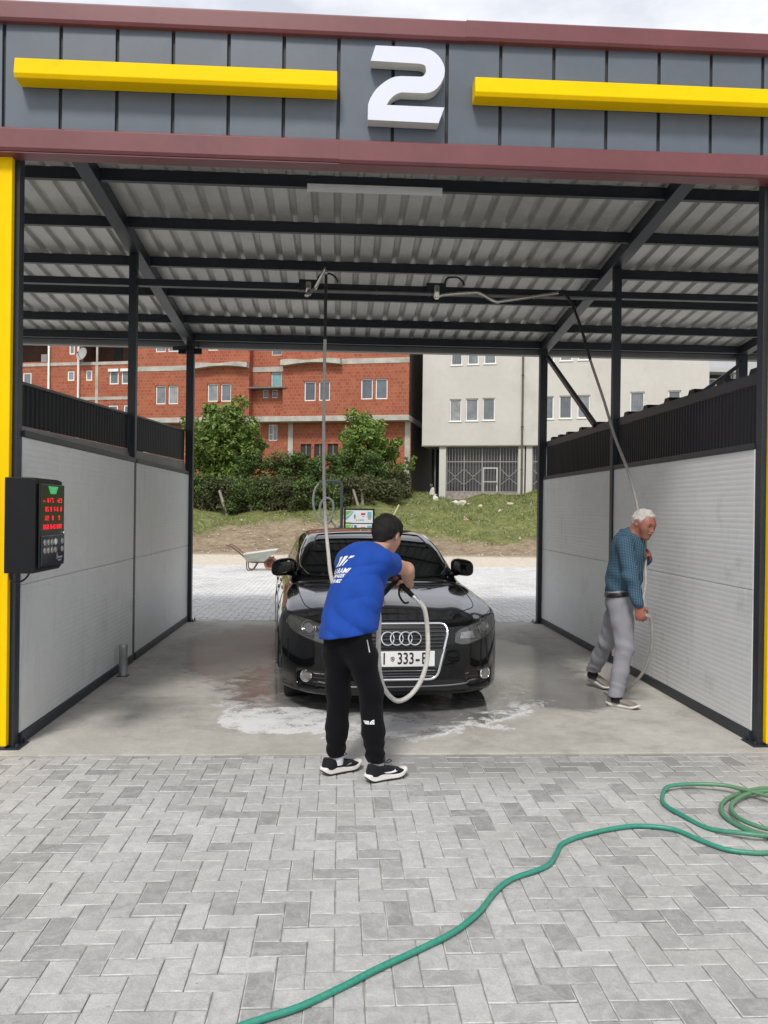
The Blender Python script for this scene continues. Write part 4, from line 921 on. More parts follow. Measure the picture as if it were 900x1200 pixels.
# ================================================================= PEOPLE
A = lambda *v: np.array(v, float)
def nrm(v): v = np.asarray(v, float); return v/np.linalg.norm(v)
def skin_mat(name, col, red):
    m, g, b = newmat(name); p = g.pos(); n = g.noise(p, 22, 4, .6); n2 = g.noise(p, 7, 3)
    c = g.mix(g.ramp(n2, .35, .65), (*col, 1), (*red, 1)); c = g.mix(g.math('MULTIPLY', n, .25), c, tuple(k*.6 for k in col)+(1,))
    g.l(c, b.inputs['Base Color']); b.inputs['Roughness'].default_value = .5; b.inputs['Subsurface Weight'].default_value = .08; b.inputs['Subsurface Radius'].default_value = (.02, .008, .004)
    g.l(g.bump(g.noise(p, 300, 3), .12, .001), b.inputs['Normal']); return m
def cloth_mat(name, col, rough=.85, var=.1, weave=900):
    m, g, b = newmat(name); p = g.pos(); n = g.noise(p, 9, 4, .6); w = g.noise(p, weave, 2)
    lo = tuple(k*(1-var) for k in col)+(1,); hi = tuple(min(1, k*(1+var)) for k in col)+(1,)
    g.l(g.ramp(g.math('ADD', g.math('MULTIPLY', n, .6), g.math('MULTIPLY', w, .4)), .35, .65, lo, hi), b.inputs['Base Color']); b.inputs['Roughness'].default_value = rough
    b.inputs['Sheen Weight'].default_value = .04; b.inputs['Specular IOR Level'].default_value = .15
    g.l(g.bump(g.math('ADD', g.math('MULTIPLY', w, .3), g.noise(p, 26, 4, .6, .8)), .4, .006), b.inputs['Normal']); return m
def head_parts(c, R, s=1.0):
    """skin and hair fields of a head; R rows: right, forward, up"""
    c = A(*c); R = np.asarray(R)
    def loc(P): return (P-c)@R.T/s
    def skull(q): return ellip(q, (0, -.008, .028), np.eye(3), (.076, .097, .086))
    def skin(P):
        q = loc(P); d = skull(q); qa = q.copy(); qa[:, 0] = np.abs(qa[:, 0])
        d = smin(d, econe(q, (0, .030, .0), (0, .050, -.082), .064, .036, (1, 0, 0), .95), .045)
        d = smin(d, cone(qa, (.03, .055, -.025), (.012, .07, -.085), .034, .022), .03)      # cheeks and jaw
        d = smin(d, cone(qa, (.012, .083, .026), (.038, .076, .024), .011, .009), .016)     # brow
        d = smax(d, -(vnorm(qa-A(.032, .106, .004))-.017), .016)                           # eye sockets
        d = smin(d, cone(q, (0, .088, .012), (0, .113, -.026), .007, .0105), .012)           # nose
        d = smin(d, vnorm(qa-A(.011, .102, -.030))-.007, .008)
        d = smin(d, cone(qa, (0, .090, -.050), (.02, .081, -.054), .0065, .004), .008)
        d = smin(d, cone(qa, (0, .088, -.062), (.017, .080, -.061), .007, .004), .008)
        d = smin(d, vnorm(q-A(0, .074, -.092))-.019, .02)
        d = smax(d, -cone(qa, (0, .098, -.0562), (.022, .086, -.0565), .0022, .001), .003)
        e = ellip(qa, (.079, -.008, -.002), np.array([[.94, .34, 0], [-.34, .94, 0], [0, 0, 1]]), (.009, .020, .033))
        e = smax(e, -(vnorm(qa-A(.09, .0, .0))-.012), .008)
        return smin(d, e, .008)*s
    def hair(P, thick=.013, line=.062, slope=.90, bumpy=.003, k=60):
        q = loc(P); d = skull(q)-thick+bumpy*wob(q, k, 3)+bumpy*.6*wob(q, k*2.3, 7)
        d = smin(d, cone(q, (0, -.055, -.01), (0, -.050, -.070), .056, .046)+.004, .03)
        qa = np.abs(q[:, 0])
        g_ = (line+slope*(q[:, 1]-.062)-q[:, 2])*.7+.0045*wob(q, 110, 6)+.010*np.exp(-((qa-.040)/.016)**2)*(q[:, 1] > .02)-.022*np.exp(-((q[:, 1]-.022)/.012)**2)*np.clip((qa-.055)/.01, 0, 1)
        d = d+thick*.9*(1-np.clip(-g_/.022, 0, 1))     # the coat thins out towards the hairline
        ear = .030-vnorm((np.stack([qa*0, q[:, 1]+.006, q[:, 2]+.006], -1)))
        d = smax(d, g_, .008); d = smax(d, np.where(qa > .06, ear, -1), .006)
        return d*s
    def at(x, y, z): return c+(A(x, y, z)*s)@R
    return skin, hair, at
def hand_f(P, wrist, d, n, thumb, curl=(.9, 1.2, .9), s=1.0, tc=.5):
    """hand: d finger direction, n palm normal (the side the fingers close to), thumb = +1/-1 along d x n"""
    wrist = np.asarray(wrist, float); d = nrm(d); n = np.asarray(n, float); n = nrm(n-d*(n@d)); sd = np.cross(d, n)*thumb
    f = econe(P, wrist, wrist+d*.078*s, .031*s, .040*s, n, .42)
    for k in range(4):
        L = np.array((.045, .029, .021))*s*(.95, 1.06, 1.0, .80)[k]; p = wrist+d*.080*s+sd*(.030-.0205*k)*s; dd = d.copy(); r = .0093*s
        for j in range(3):
            a = curl[j]*(1, .94, 1.03, 1.1)[k]; nn_ = n-dd*(n@dd)
            side = np.cross(d, n); ang = a; dd = dd*math.cos(ang)+np.cross(side, dd)*math.sin(ang)*(1 if np.cross(side, d)@n > 0 else -1)
            q = p+dd*L[j]; f = smin(f, cone(P, p, q, r, r*.92), .006); p = q; r *= .92
    t0 = wrist+d*.022*s+sd*.026*s+n*.006*s; t1 = t0+(d*.55+sd*.55+n*.45)*.043*s; t2 = t1+(d*.55-sd*.15*tc+n*.75)*.034*s
    f = smin(f, cone(P, t0, t1, .0125*s, .0105*s), .010); f = smin(f, cone(P, t1, t2, .0105*s, .0085*s), .005)
    return f
def shoe(name, heel, ang, L, mats, parent, pitch=0.0, roll=0.0, lab=None, logo=None, upper_h=.085, collar=True, wd=1.0, sh=1.0):
    """trainer lying along +x from the heel; local frame then turned"""
    up, sole, out_ = mats[:3]
    Mx = Matrix.Translation(Vector(heel)) @ Matrix.Rotation(ang, 4, 'Z') @ Matrix.Rotation(-pitch, 4, 'Y') @ Matrix.Rotation(roll, 4, 'X')
    k = L/.29
    base = [(0, .0), (.004, .026), (.03, .036), (.09, .036), (.15, .040), (.20, .047), (.245, .042), (.278, .024), (.288, .0), (.278, -.026), (.245, -.044), (.20, -.046), (.15, -.038), (.09, -.034), (.03, -.035), (.004, -.025)]
    ol = [(q.x*k, q.y*k*wd) for q in spline([(a, b, 0) for a, b in base], 4, True)]; N = len(ol)
    def zb(x): t_ = x/L; return .030*max(0, (t_-.70)/.30)**1.8+.020*max(0, (.16-t_)/.16)**1.5
    def zt(x): t_ = x/L; return (.052-.016*min(1, max(0, t_-.05)/.55))*sh+.020*max(0, (t_-.74)/.26)**1.6
    def layer(mb, fn, sc):
        b_ = len(mb.v)
        for x, y in ol:
            cx = .145*k; mb.v.append(tuple(Mx @ Vector((cx+(x-cx)*sc, y*sc, fn(x)))))
        return b_
    def solid(rows, nm, m, par):
        mb = MB(); bs = [layer(mb, fn, sc) for fn, sc in rows]
        mb.f.append(tuple(bs[0]+i for i in reversed(range(N)))); mb.mi.append(0)
        for a, b_ in zip(bs[:-1], bs[1:]):
            for i in range(N): j = (i+1) % N; mb.f.append((a+i, a+j, b_+j, b_+i)); mb.mi.append(0)
        mb.f.append(tuple(bs[-1]+i for i in range(N))); mb.mi.append(0)
        return part_world(mb.build(nm, m, None, smooth=True), par) if par is parent else part_sub(mb.build(nm, m, None, smooth=True), par)
    Mi = np.array(Mx.inverted())
    def upf(P):
        q = P@Mi[:3, :3].T+Mi[:3, 3]; x, y, z = q.T; q2 = q.copy(); q2[:, 1] /= wd
        d = cone(q2, A(.040, 0, .052)*k, A(.042, 0, upper_h)*k, .034*k, .031*k)
        d = smin(d, econe(q2, A(.06, 0, .060)*k, A(.20, .003, .050)*k, .038*k, .038*k, (0, 0, 1), .85), .03)
        d = smin(d, ellip(q2, A(.215, .002, .045)*k, np.eye(3), tuple(np.array((.068, .044, .036))*k)), .03)
        d = smin(d, cone(q2, A(.075, 0, .085)*k, A(.15, 0, .065)*k, .026*k, .022*k), .03)
        d = smax(d, (np.array([zt(v) for v in np.clip(x, 0, L)])-.012)-z, .004); d = smax(d, z-(upper_h+.012)*k-.25*(.05-x), .006)
        return d
    lo = [min((Mx @ Vector((a, b_, c)))[i] for a in (-.03, L+.03) for b_ in (-.08, .08) for c in (-.02, .16)) for i in range(3)]
    hi = [max((Mx @ Vector((a, b_, c)))[i] for a in (-.03, L+.03) for b_ in (-.08, .08) for c in (-.02, .16)) for i in range(3)]
    u = sdf_obj(name, upf, lo, hi, .006, up, parent)
    solid([(lambda x: zb(x), .93), (lambda x: zb(x)+.004, .985), (lambda x: zb(x)+.012, .99)], 'outsole', out_, u)
    solid([(lambda x: zb(x)+.0122, 1.0), (lambda x: (zb(x)+zt(x))/2+.004, 1.03), (lambda x: zt(x), 1.0), (lambda x: zt(x)+.002, .93)], 'midsole', sole, u)
    for i in range(4):
        x = (.105+.022*i)*k; mb = MB(); pts = []
        for a in np.linspace(-.9, .9, 7):
            o_ = Mx @ Vector((x+.004*math.sin(a*3+i), .026*a*k, .2)); dn = (Mx.to_3x3() @ Vector((0, 0, -1)))
            P = np.array([o_]); tt = 0
            for _ in range(30):
                dd = float(upf(P)[0]); tt += dd*.8; P = np.array([o_+dn*tt])
                if dd < .001: break
            pts.append(Vector(P[0])-dn*.002)
        mb.tube(pts, .0028, 5); part_sub(mb.build('lace', mats[3] if len(mats) > 3 else up, None, smooth=True), u)
    return u, Mx, upf
def march(f, o_, d, maxd=1.5):
    t_ = 0.0; d = nrm(d); o_ = np.asarray(o_, float)
    for _ in range(80):
        v = float(f((o_+d*t_)[None])[0])
        if v < .0006: return o_+d*t_
        t_ += v*.7
        if t_ > maxd: return None
    return o_+d*t_
def decal(polys, f, c, ex, ey, nd, off, m, name, parent, sub=.02):
    """flat print laid on a cloth field: polys in (x,y) about c, thrown along nd"""
    ex, ey, nd = nrm(ex), nrm(ey), nrm(nd); V = []; F = []
    for poly, faces in polys:
        b_ = len(V); ok = []
        for x, y in poly:
            h = march(f, np.asarray(c)+ex*x+ey*y-nd*.45, nd, .9); ok.append(h is not None); V.append(tuple((h if h is not None else np.asarray(c)+ex*x+ey*y)-nd*off))
        for q in faces:
            if all(ok[i] for i in q): F.append(tuple(b_+i for i in q))
    me = bpy.data.meshes.new(name); me.from_pydata(V, [], F); me.update()
    return part_sub(link(name, me, m, None), parent)
def fine(poly, step=.012):
    """triangulate an outline finely"""
    bm = bmesh.new(); vs = [bm.verts.new((a, c, 0)) for a, c in poly]; bm.faces.new(vs)
    for ax in (0, 1):
        lo, hi = min(p[ax] for p in poly), max(p[ax] for p in poly); k = lo+step
        while k < hi:
            bmesh.ops.bisect_plane(bm, geom=bm.verts[:]+bm.edges[:]+bm.faces[:], plane_co=(k, 0, 0) if ax == 0 else (0, k, 0), plane_no=(1, 0, 0) if ax == 0 else (0, 1, 0)); k += step
    bm.verts.index_update(); r_ = ([(v.co.x, v.co.y) for v in bm.verts], [tuple(v.index for v in f.verts) for f in bm.faces]); bm.free(); return r_
def txt_poly(s_, size, x, y, off=.0, sx=1.0, align='CENTER', shear=0.0):
    v, f = text_mesh(s_, size, align, off, shear); return ([(x+a*sx, y+c) for a, c, _ in v], f)
def rows(fwd, up):
    fwd = nrm(fwd); r_ = nrm(np.cross(fwd, up)); u = np.cross(r_, fwd); return np.stack([r_, fwd, u])

def make_boy():
    t = thing('person', (.15, 4.86, 0), 'dark-haired person in blue T-shirt and black track pants bending over the bonnet', 'person')
    d = nrm((.80, .60, 0)); r = A(.6, -.8, 0)
    Pv = A(.055, 4.85, .90); Rh, Lh = A(.108, 4.79, .87), A(-.005, 4.89, .87)
    Rk, Ra = A(.196, 4.83, .50), A(.230, 4.785, .10); Lk, La = A(.005, 4.93, .49), A(-.008, 4.90, .10)
    C = A(.152, 5.03, 1.245); Rs, Ls = C+r*.165+A(0, 0, .048), C-r*.165+A(0, 0, .030)
    Nk = A(.228, 5.085, 1.335); Hc = A(.303, 5.18, 1.437)
    Re, Rw = A(.428, 5.13, 1.222), A(.466, 5.345, 1.112)
    g_ = nrm((.72, 0, -.69)); fd = nrm(Rw-Re); hd = nrm(fd-g_*(fd@g_)); hn = -nrm(np.cross(g_, hd)); hn = hn if hn[2] < 0 else -hn
    gc = Rw+hd*.070+hn*.028
    Le = A(.13, 5.42, 1.12); c2 = A(.262, 5.42, .985); l_ = nrm((-.73, -.22, -.64)); fd2 = nrm(c2-Le); hd2 = nrm(fd2-l_*(fd2@l_)); hn2 = nrm(np.cross(hd2, l_)); hn2 = hn2 if hn2[1] > 0 else -hn2
    Lw = c2-hd2*.068-hn2*.026
    skinf, hairf, hat = head_parts(Hc, rows((.50, .78, -.42), (.05, 0, 1)), 1.03)
    th1 = 1 if np.cross(hd, hn)@g_ < 0 else -1; th2 = 1 if np.cross(hd2, hn2)@(-l_) > 0 else -1
    def bodyf(P):
        f = skinf(P); f = smin(f, cone(P, Nk-A(.03, .05, .04), Hc-A(.03, .035, .06), .058, .054), .03)
        f = smin(f, econe(P, Pv, C, .125, .145, d, .7), .05); f = smin(f, cone(P, Ls, Rs, .055, .055), .05)
        f = smin(f, chain(P, [Rs, Re, Rw], [.052, .044, .029]), .02); f = smin(f, cone(P, Re+A(.004, -.02, -.004), Re+(Rw-Re)*.45, .040, .041), .02)
        f = smin(f, chain(P, [Ls, Le, Lw], [.048, .039, .026]), .02)
        f = smin(f, hand_f(P, Rw, hd, hn, th1, (.75, 1.25, .9), .95), .012); f = smin(f, hand_f(P, Lw, hd2, hn2, th2, (.75, 1.25, .9), .95), .012)
        f = smin(f, chain(P, [Rh, Rk, Ra], [.075, .05, .036]), .03); f = smin(f, chain(P, [Lh, Lk, La], [.075, .05, .036]), .03)
        return f
    skin = skin_mat('light_skin', (.47, .275, .20), (.50, .25, .18))
    part = lambda o: o
    body = sdf_obj('body', bodyf, (-.2, 4.65, .05), (.62, 5.6, 1.66), .0055, skin, t)
    hm = mat('dark_brown_hair', (.0065, .005, .0045), .6, 0, .4, 40, 1.0, 220, .006, spec=.3)
    sdf_obj('hair', lambda P: hairf(P, .017, .058, 1.15, .0045, 95), (.13, 5.0, 1.28), (.47, 5.36, 1.62), .0055, hm, t)
    eyem = mat('eye_dark', (.02, .016, .014), .2, 0, .1)
    for s in (1, -1):
        mb = MB(); mb.lathe([(0, .011), (.006, .009), (.011, 0), (.006, -.009), (0, -.011)], hat(s*.031, .083, .006), (0, 0, 1), 10); part_world(mb.build('eye', eyem, smooth=True), t)
    # T-shirt
    upt = nrm(C-Pv); hemn = nrm((-.16, .06, 1))
    def shirtf(P):
        z = P[:, 2]; f = econe(P, A(.045, 4.845, .84), A(.088, 4.905, 1.02), .188, .178, d, .80)
        f = smin(f, econe(P, A(.088, 4.905, 1.02), C-A(.0, .0, .02), .176, .176, d, .80), .05)
        f = smin(f, cone(P, Ls-A(0, 0, .005), Rs-A(0, 0, .005), .074, .074), .06)
        f = smin(f, cone(P, C, Nk, .10, .070), .05)
        bk = C-d*.062-A(0, 0, .03); f = smin(f, ellip(P, bk, np.stack([r, d, A(0, 0, 1)]), (.15, .062, .14)), .05)
        sr = Rs+(Re-Rs)*.44; f = smin(f, cone(P, Rs, sr, .066, .071), .035); sl = Ls+(Le-Ls)*.66; f = smin(f, cone(P, Ls, sl, .066, .072), .03)
        # sleeve mouths and neck opening
        e1 = nrm(Re-Rs); f = np.where(((P-Rs)@e1 > .08) & (vnorm(P-(Rs+(P-Rs)@e1[:, None]*e1)) < .12), np.maximum(f, (P-sr)@e1), f)
        f = smax(f, ((P-Nk)@nrm((.35, .5, .8))-.022), .010)
        # folds: soft diagonals from the armpit to the hip, drape at the hem
        u = (P-Pv)@r; v = (P-Pv)@upt; w = np.clip((1.22-z)/.3, 0, 1)
        rg = lambda a: 1-2*np.abs(np.sin(a))**.8
        f = f+.0065*rg(25*(u*.62+v*.70)+1.4*np.sin(9*v+1)+1.0)*w*np.clip((u+.10)/.2, .2, 1)+.0065*np.sin(27*u+2.6*np.sin(6*v)+1.5*np.sin(17*v))*np.clip((1.06-z)/.20, 0, 1)+.006*rg(22*(u*.5-v*.8)+.8)*np.exp(-((u-.10)/.07)**2-((z-1.12)/.12)**2)+.005*rg(24*(v-.35*u)+2)*np.exp(-((z-1.24)/.05)**2)+.0035*wob(P, 30, 5)+.0025*np.sin(58*u+4*np.sin(7*v))*w
        f = smax(f, (A(.045, 4.84, .845)-P)@hemn, .006); return f
    blue = cloth_mat('royal_blue_cotton', (.012, .056, .30), .9, .10)
    sh = sdf_obj('shirt', shirtf, (-.22, 4.6, .78), (.55, 5.45, 1.5), .0075, blue, t)
    white = mat('white_print', (.75, .77, .80), .7, 0, .05)
    bc = A(.000, 4.94, 1.232); nd = nrm((.80, .55, -.18)); ex = nrm((.55, -.80, .12)); ey = nrm(np.cross(ex, nd)); ey = ey if ey[2] > 0 else -ey
    polys = []
    for q in ([(-.075, .02), (-.045, .02), (-.012, .085), (-.042, .085)], [(-.030, .02), (.002, .02), (.030, .058), (.047, .085), (.012, .085)], [(.020, .024), (.030, .022), (.058, .058), (.046, .062)], [(.052, .066), (.085, .074), (.098, .085), (.066, .085)]): polys.append(fine(q))
    polys += [txt_poly('ALARAMI', .046, .0, -.012, .0012, 1.0, shear=.2), txt_poly('SHPERNGES', .032, .0, -.046, .0009, 1.0, shear=.2), txt_poly('049 770 802', .032, .0, -.080, .0009, 1.0, shear=.2)]
    decal(polys, shirtf, bc, ex, ey, nd, .0035, white, 'shirt_print', sh)
    # track pants
    def pantsf(P):
        z = P[:, 2]; f = econe(P, Pv+A(0, 0, .02), Pv-A(0, 0, .06), .128, .140, d, .80)
        R_ = chain(P, [Rh, Rh+(Rk-Rh)*.4, Rk, Rk+(Ra-Rk)*.55, Ra], [.082, .086, .070, .066, .055], .03); L_ = chain(P, [Lh, Lh+(Lk-Lh)*.4, Lk, Lk+(La-Lk)*.55, La], [.086, .090, .071, .066, .054], .03)
        f = smin(smin(f, R_, .045), L_, .045)
        lowz = np.clip((.32-z)/.2, 0, 1); f = f+.0055*np.sin(z*95+3*np.sin(P[:, 0]*30)+2*np.sin(P[:, 1]*25))*lowz
        f = f+.006*np.sin(z*24+14*P[:, 0]-9*P[:, 1])*np.exp(-((z-.52)/.12)**2)+.005*np.sin(z*30-22*P[:, 0])*np.exp(-((z-.80)/.10)**2)+.003*wob(P, 22, 8)
        return smax(f, .105-z, .008)
    black = cloth_mat('black_jersey', (.0035, .0035, .0050), .95, .2)
    pt = sdf_obj('track_pants', pantsf, (-.22, 4.62, .08), (.42, 5.1, 1.02), .0075, black, t)
    # calf emblem and pocket zip
    em = []
    for r0, r1 in ((.021, .027), (.012, .018), (0, .009)):
        a_ = np.linspace(0, pi/2, 7); em.append(([(.031-r1*cos(a)+0, -.008+r1*sin(a)) for a in a_]+[(.031-r0*cos(a), -.008+r0*sin(a)) for a in a_], [(i, i+1, 8+i, 7+i) for i in range(6)]))
    em += [fine([(-.034, .006), (.0, .006), (.0, .011), (-.030, .011)]), fine([(-.028, -.001), (.001, -.001), (.001, .004), (-.028, .004)]), fine([(-.024, -.008), (.002, -.008), (.002, -.003), (-.024, -.003)])]
    ac = march(pantsf, A(.0, 0, 1.6)*0+A(.19, 4.3, .355), (0.02, 1, 0))
    decal(em, pantsf, A(.186, 4.75, .345), (1, 0, 0), (.0, 0, 1), (0, 1, -.05), .006, white, 'calf_emblem', pt)
    decal([fine([(-.003, .036), (.003, .038), (.019, -.036), (.012, -.037)])], pantsf, A(.168, 4.70, .80), (1, 0, 0), (0, 0, 1), (0, 1, 0), .003, mat('zip_grey', (.45, .45, .45), .4, .3, .1), 'pocket_zip', pt)
    # shoes, socks
    mats = (cloth_mat('black_mesh', (.012, .013, .016), .8, .3, 500), mat('white_foam', (.72, .68, .66), .6, 0, .08, 14), mat('black_outsole', (.02, .02, .02), .7, 0, .1), mat('black_lace', (.015, .015, .016), .8, 0, .1))
    sock = cloth_mat('white_sock', (.60, .61, .66), .9, .06)
    for hl, an, Lh_, ank, nm in (((.172, 4.716, 0), math.atan2(.50, .86), .285, Ra, 1), ((-.088, 4.846, 0), math.atan2(.56, .83), .285, La, 0)):
        u, Mx, upf = shoe('shoe', hl, an, Lh_, mats, t, upper_h=.088)
        if nm:
            sw = [(.098, .066), (.118, .058), (.150, .056), (.180, .061), (.205, .074), (.203, .090), (.192, .100), (.192, .088), (.182, .077), (.165, .069), (.140, .066), (.112, .067)]
            ex_ = A(*(Mx.to_3x3() @ Vector((1, 0, 0)))); yy = A(*(Mx.to_3x3() @ Vector((0, 1, 0)))); o0 = A(*(Mx @ Vector((0, 0, 0))))
            decal([fine([(a, c-.010) for a, c in sw], .01)], upf, o0, ex_, (0, 0, 1), yy, .002, white, 'side_mark', u)
        else:
            ex_ = A(*(Mx.to_3x3() @ Vector((1, 0, 0)))); yy = A(*(Mx.to_3x3() @ Vector((0, 1, 0)))); o0 = A(*(Mx @ Vector((0, 0, 0))))
            decal([fine([(.145, .046), (.185, .056), (.18, .061), (.165, .058)], .01), fine([(.165, .066), (.172, .075), (.180, .066)], .01)], upf, o0, ex_, (0, 0, 1), yy, .002, mat('grey_mark', (.3, .3, .3), .6, 0, .1), 'side_mark', u)
        mb = MB(); mb.lathe([(.0, -.04), (.044, -.04), (.042, .0), (.043, .045), (0, .045)], Vector(ank)+Vector((.006, .004, -.003)), (0, 0, 1), 16); part_world(mb.build('sock', sock, smooth=True), t)
        # loose lace bow
        mb = MB(); q = [Mx @ Vector(v) for v in ((.11, .006, .098), (.125, .02, .125), (.145, .022, .120), (.13, .004, .098), (.15, -.012, .118), (.165, -.018, .108), (.138, -.003, .096))]; mb.tube(spline(q, 5), .0028, 5); part_sub(mb.build('lace_bow', mats[3], smooth=True), u)
    # what he holds: gun, lance and its hose (top-level things)
    gA, gB = gc-g_*.075, gc+g_*.095
    gun = thing('spray_gun', tuple(gc), 'black spray gun and lance held in both hands above the bonnet', 'spray gun')
    mb = MB(); mb.tube([gA, gA+g_*.02, gc, gB-g_*.03, gB], [.014, .019, .018, .017, .015], 12); part_world(mb.build('grip', M['black_plastic'], smooth=True), gun)
    mb = MB(); p1 = gc+hn*.02-g_*.02; mb.tube(spline([p1, p1+hn*.04+g_*.03, p1+hn*.055+g_*.09, p1+hn*.03+g_*.11], 5), .007, 6); part_world(mb.build('trigger', M['black_plastic'], smooth=True), gun)
    lst = gA+A(-.005, .01, -.012); le_ = c2+l_*.055
    mb = MB(); mb.tube([gA+g_*.005, lst, lst+(le_-lst)*.5, le_], [.015, .0165, .0165, .015], 10); part_world(mb.build('lance', M['black_plastic'], smooth=True), gun)
    mb = MB(); mb.lathe([(.0, -.02), (.015, -.02), (.017, -.005), (.017, .012), (.012, .016), (.0125, .04), (0, .04)], tuple(gB), tuple(g_), 12); part_world(mb.build('coupling', M['chrome'], smooth=True), gun)
    mb = MB(); mb.lathe([(.0, .0), (.013, .0), (.02, .012), (.02, .02), (0, .02)], tuple(gA-g_*.018), tuple(g_), 12); part_world(mb.build('red_ring', mat('dark_red_ring', (.16, .012, .015), .5, 0, .1), smooth=True), gun)
    e_ = gB+g_*.04
    pts = [e_, e_+g_*.06+A(0, 0, -.015)]
    for (x, y, Y) in ((505, 742, 5.42), (505.5, 772, 5.40), (499, 799, 5.38), (486, 818, 5.36), (471, 825, 5.35), (458, 815, 5.36), (450.5, 797, 5.37), (447.5, 765, 5.38), (448, 730, 5.385)):
        pts.append(A((x-400.5)/FPX*Y*1.0, Y, CAM_H-(y-600.5)/FPX*Y))
    pts += [c2+A(-.005, -.045, -.03), c2+A(-.03, -.02, .035), A(.17, 5.52, 1.03), A(.08, 5.72, 1.0), A(-.02, 5.98, 1.0), A(-.065, 6.35, 1.08), A(-.092, 6.80, 1.22), A(-.130, 7.25, 1.52), A(-.158, 7.62, 2.0), A(-.168, 7.84, 2.7), A(-.166, 7.895, 3.25)]
    sp_ = spline(pts, 8)
    hs = thing('pressure_hose', tuple(sp_[-1]), 'white braided pressure hose hanging from the left boom and looping in front of the grille', 'hose')
    mb = MB(); mb.tube(sp_, .0155, 10); part_world(mb.build('braided_hose', M['hose_white'], smooth=True), hs)
    # braid ridges
    mb = MB()
    dist = 0
    for i in range(1, len(sp_)-1):
        seg = (sp_[i+1]-sp_[i]); n_ = max(1, int(seg.length/.014))
        if sp_[i].y > 6: n_ = 0
        for k in range(n_):
            c = sp_[i]+seg*(k/n_); mb.lathe([(.0155, -.004), (.0168, 0), (.0155, .004)], c, seg, 8)
    part_world(mb.build('braid', M['hose_white'], smooth=True, fix=False), hs)
    mb = MB(); mb.tube(spline([A(-.166, 7.895, 3.25), A(-.165, 7.90, 3.6), A(-.164, 7.90, 3.88)], 4), .015, 8); part_world(mb.build('rubber_end', M['rubber'], smooth=True), hs)
make_boy()

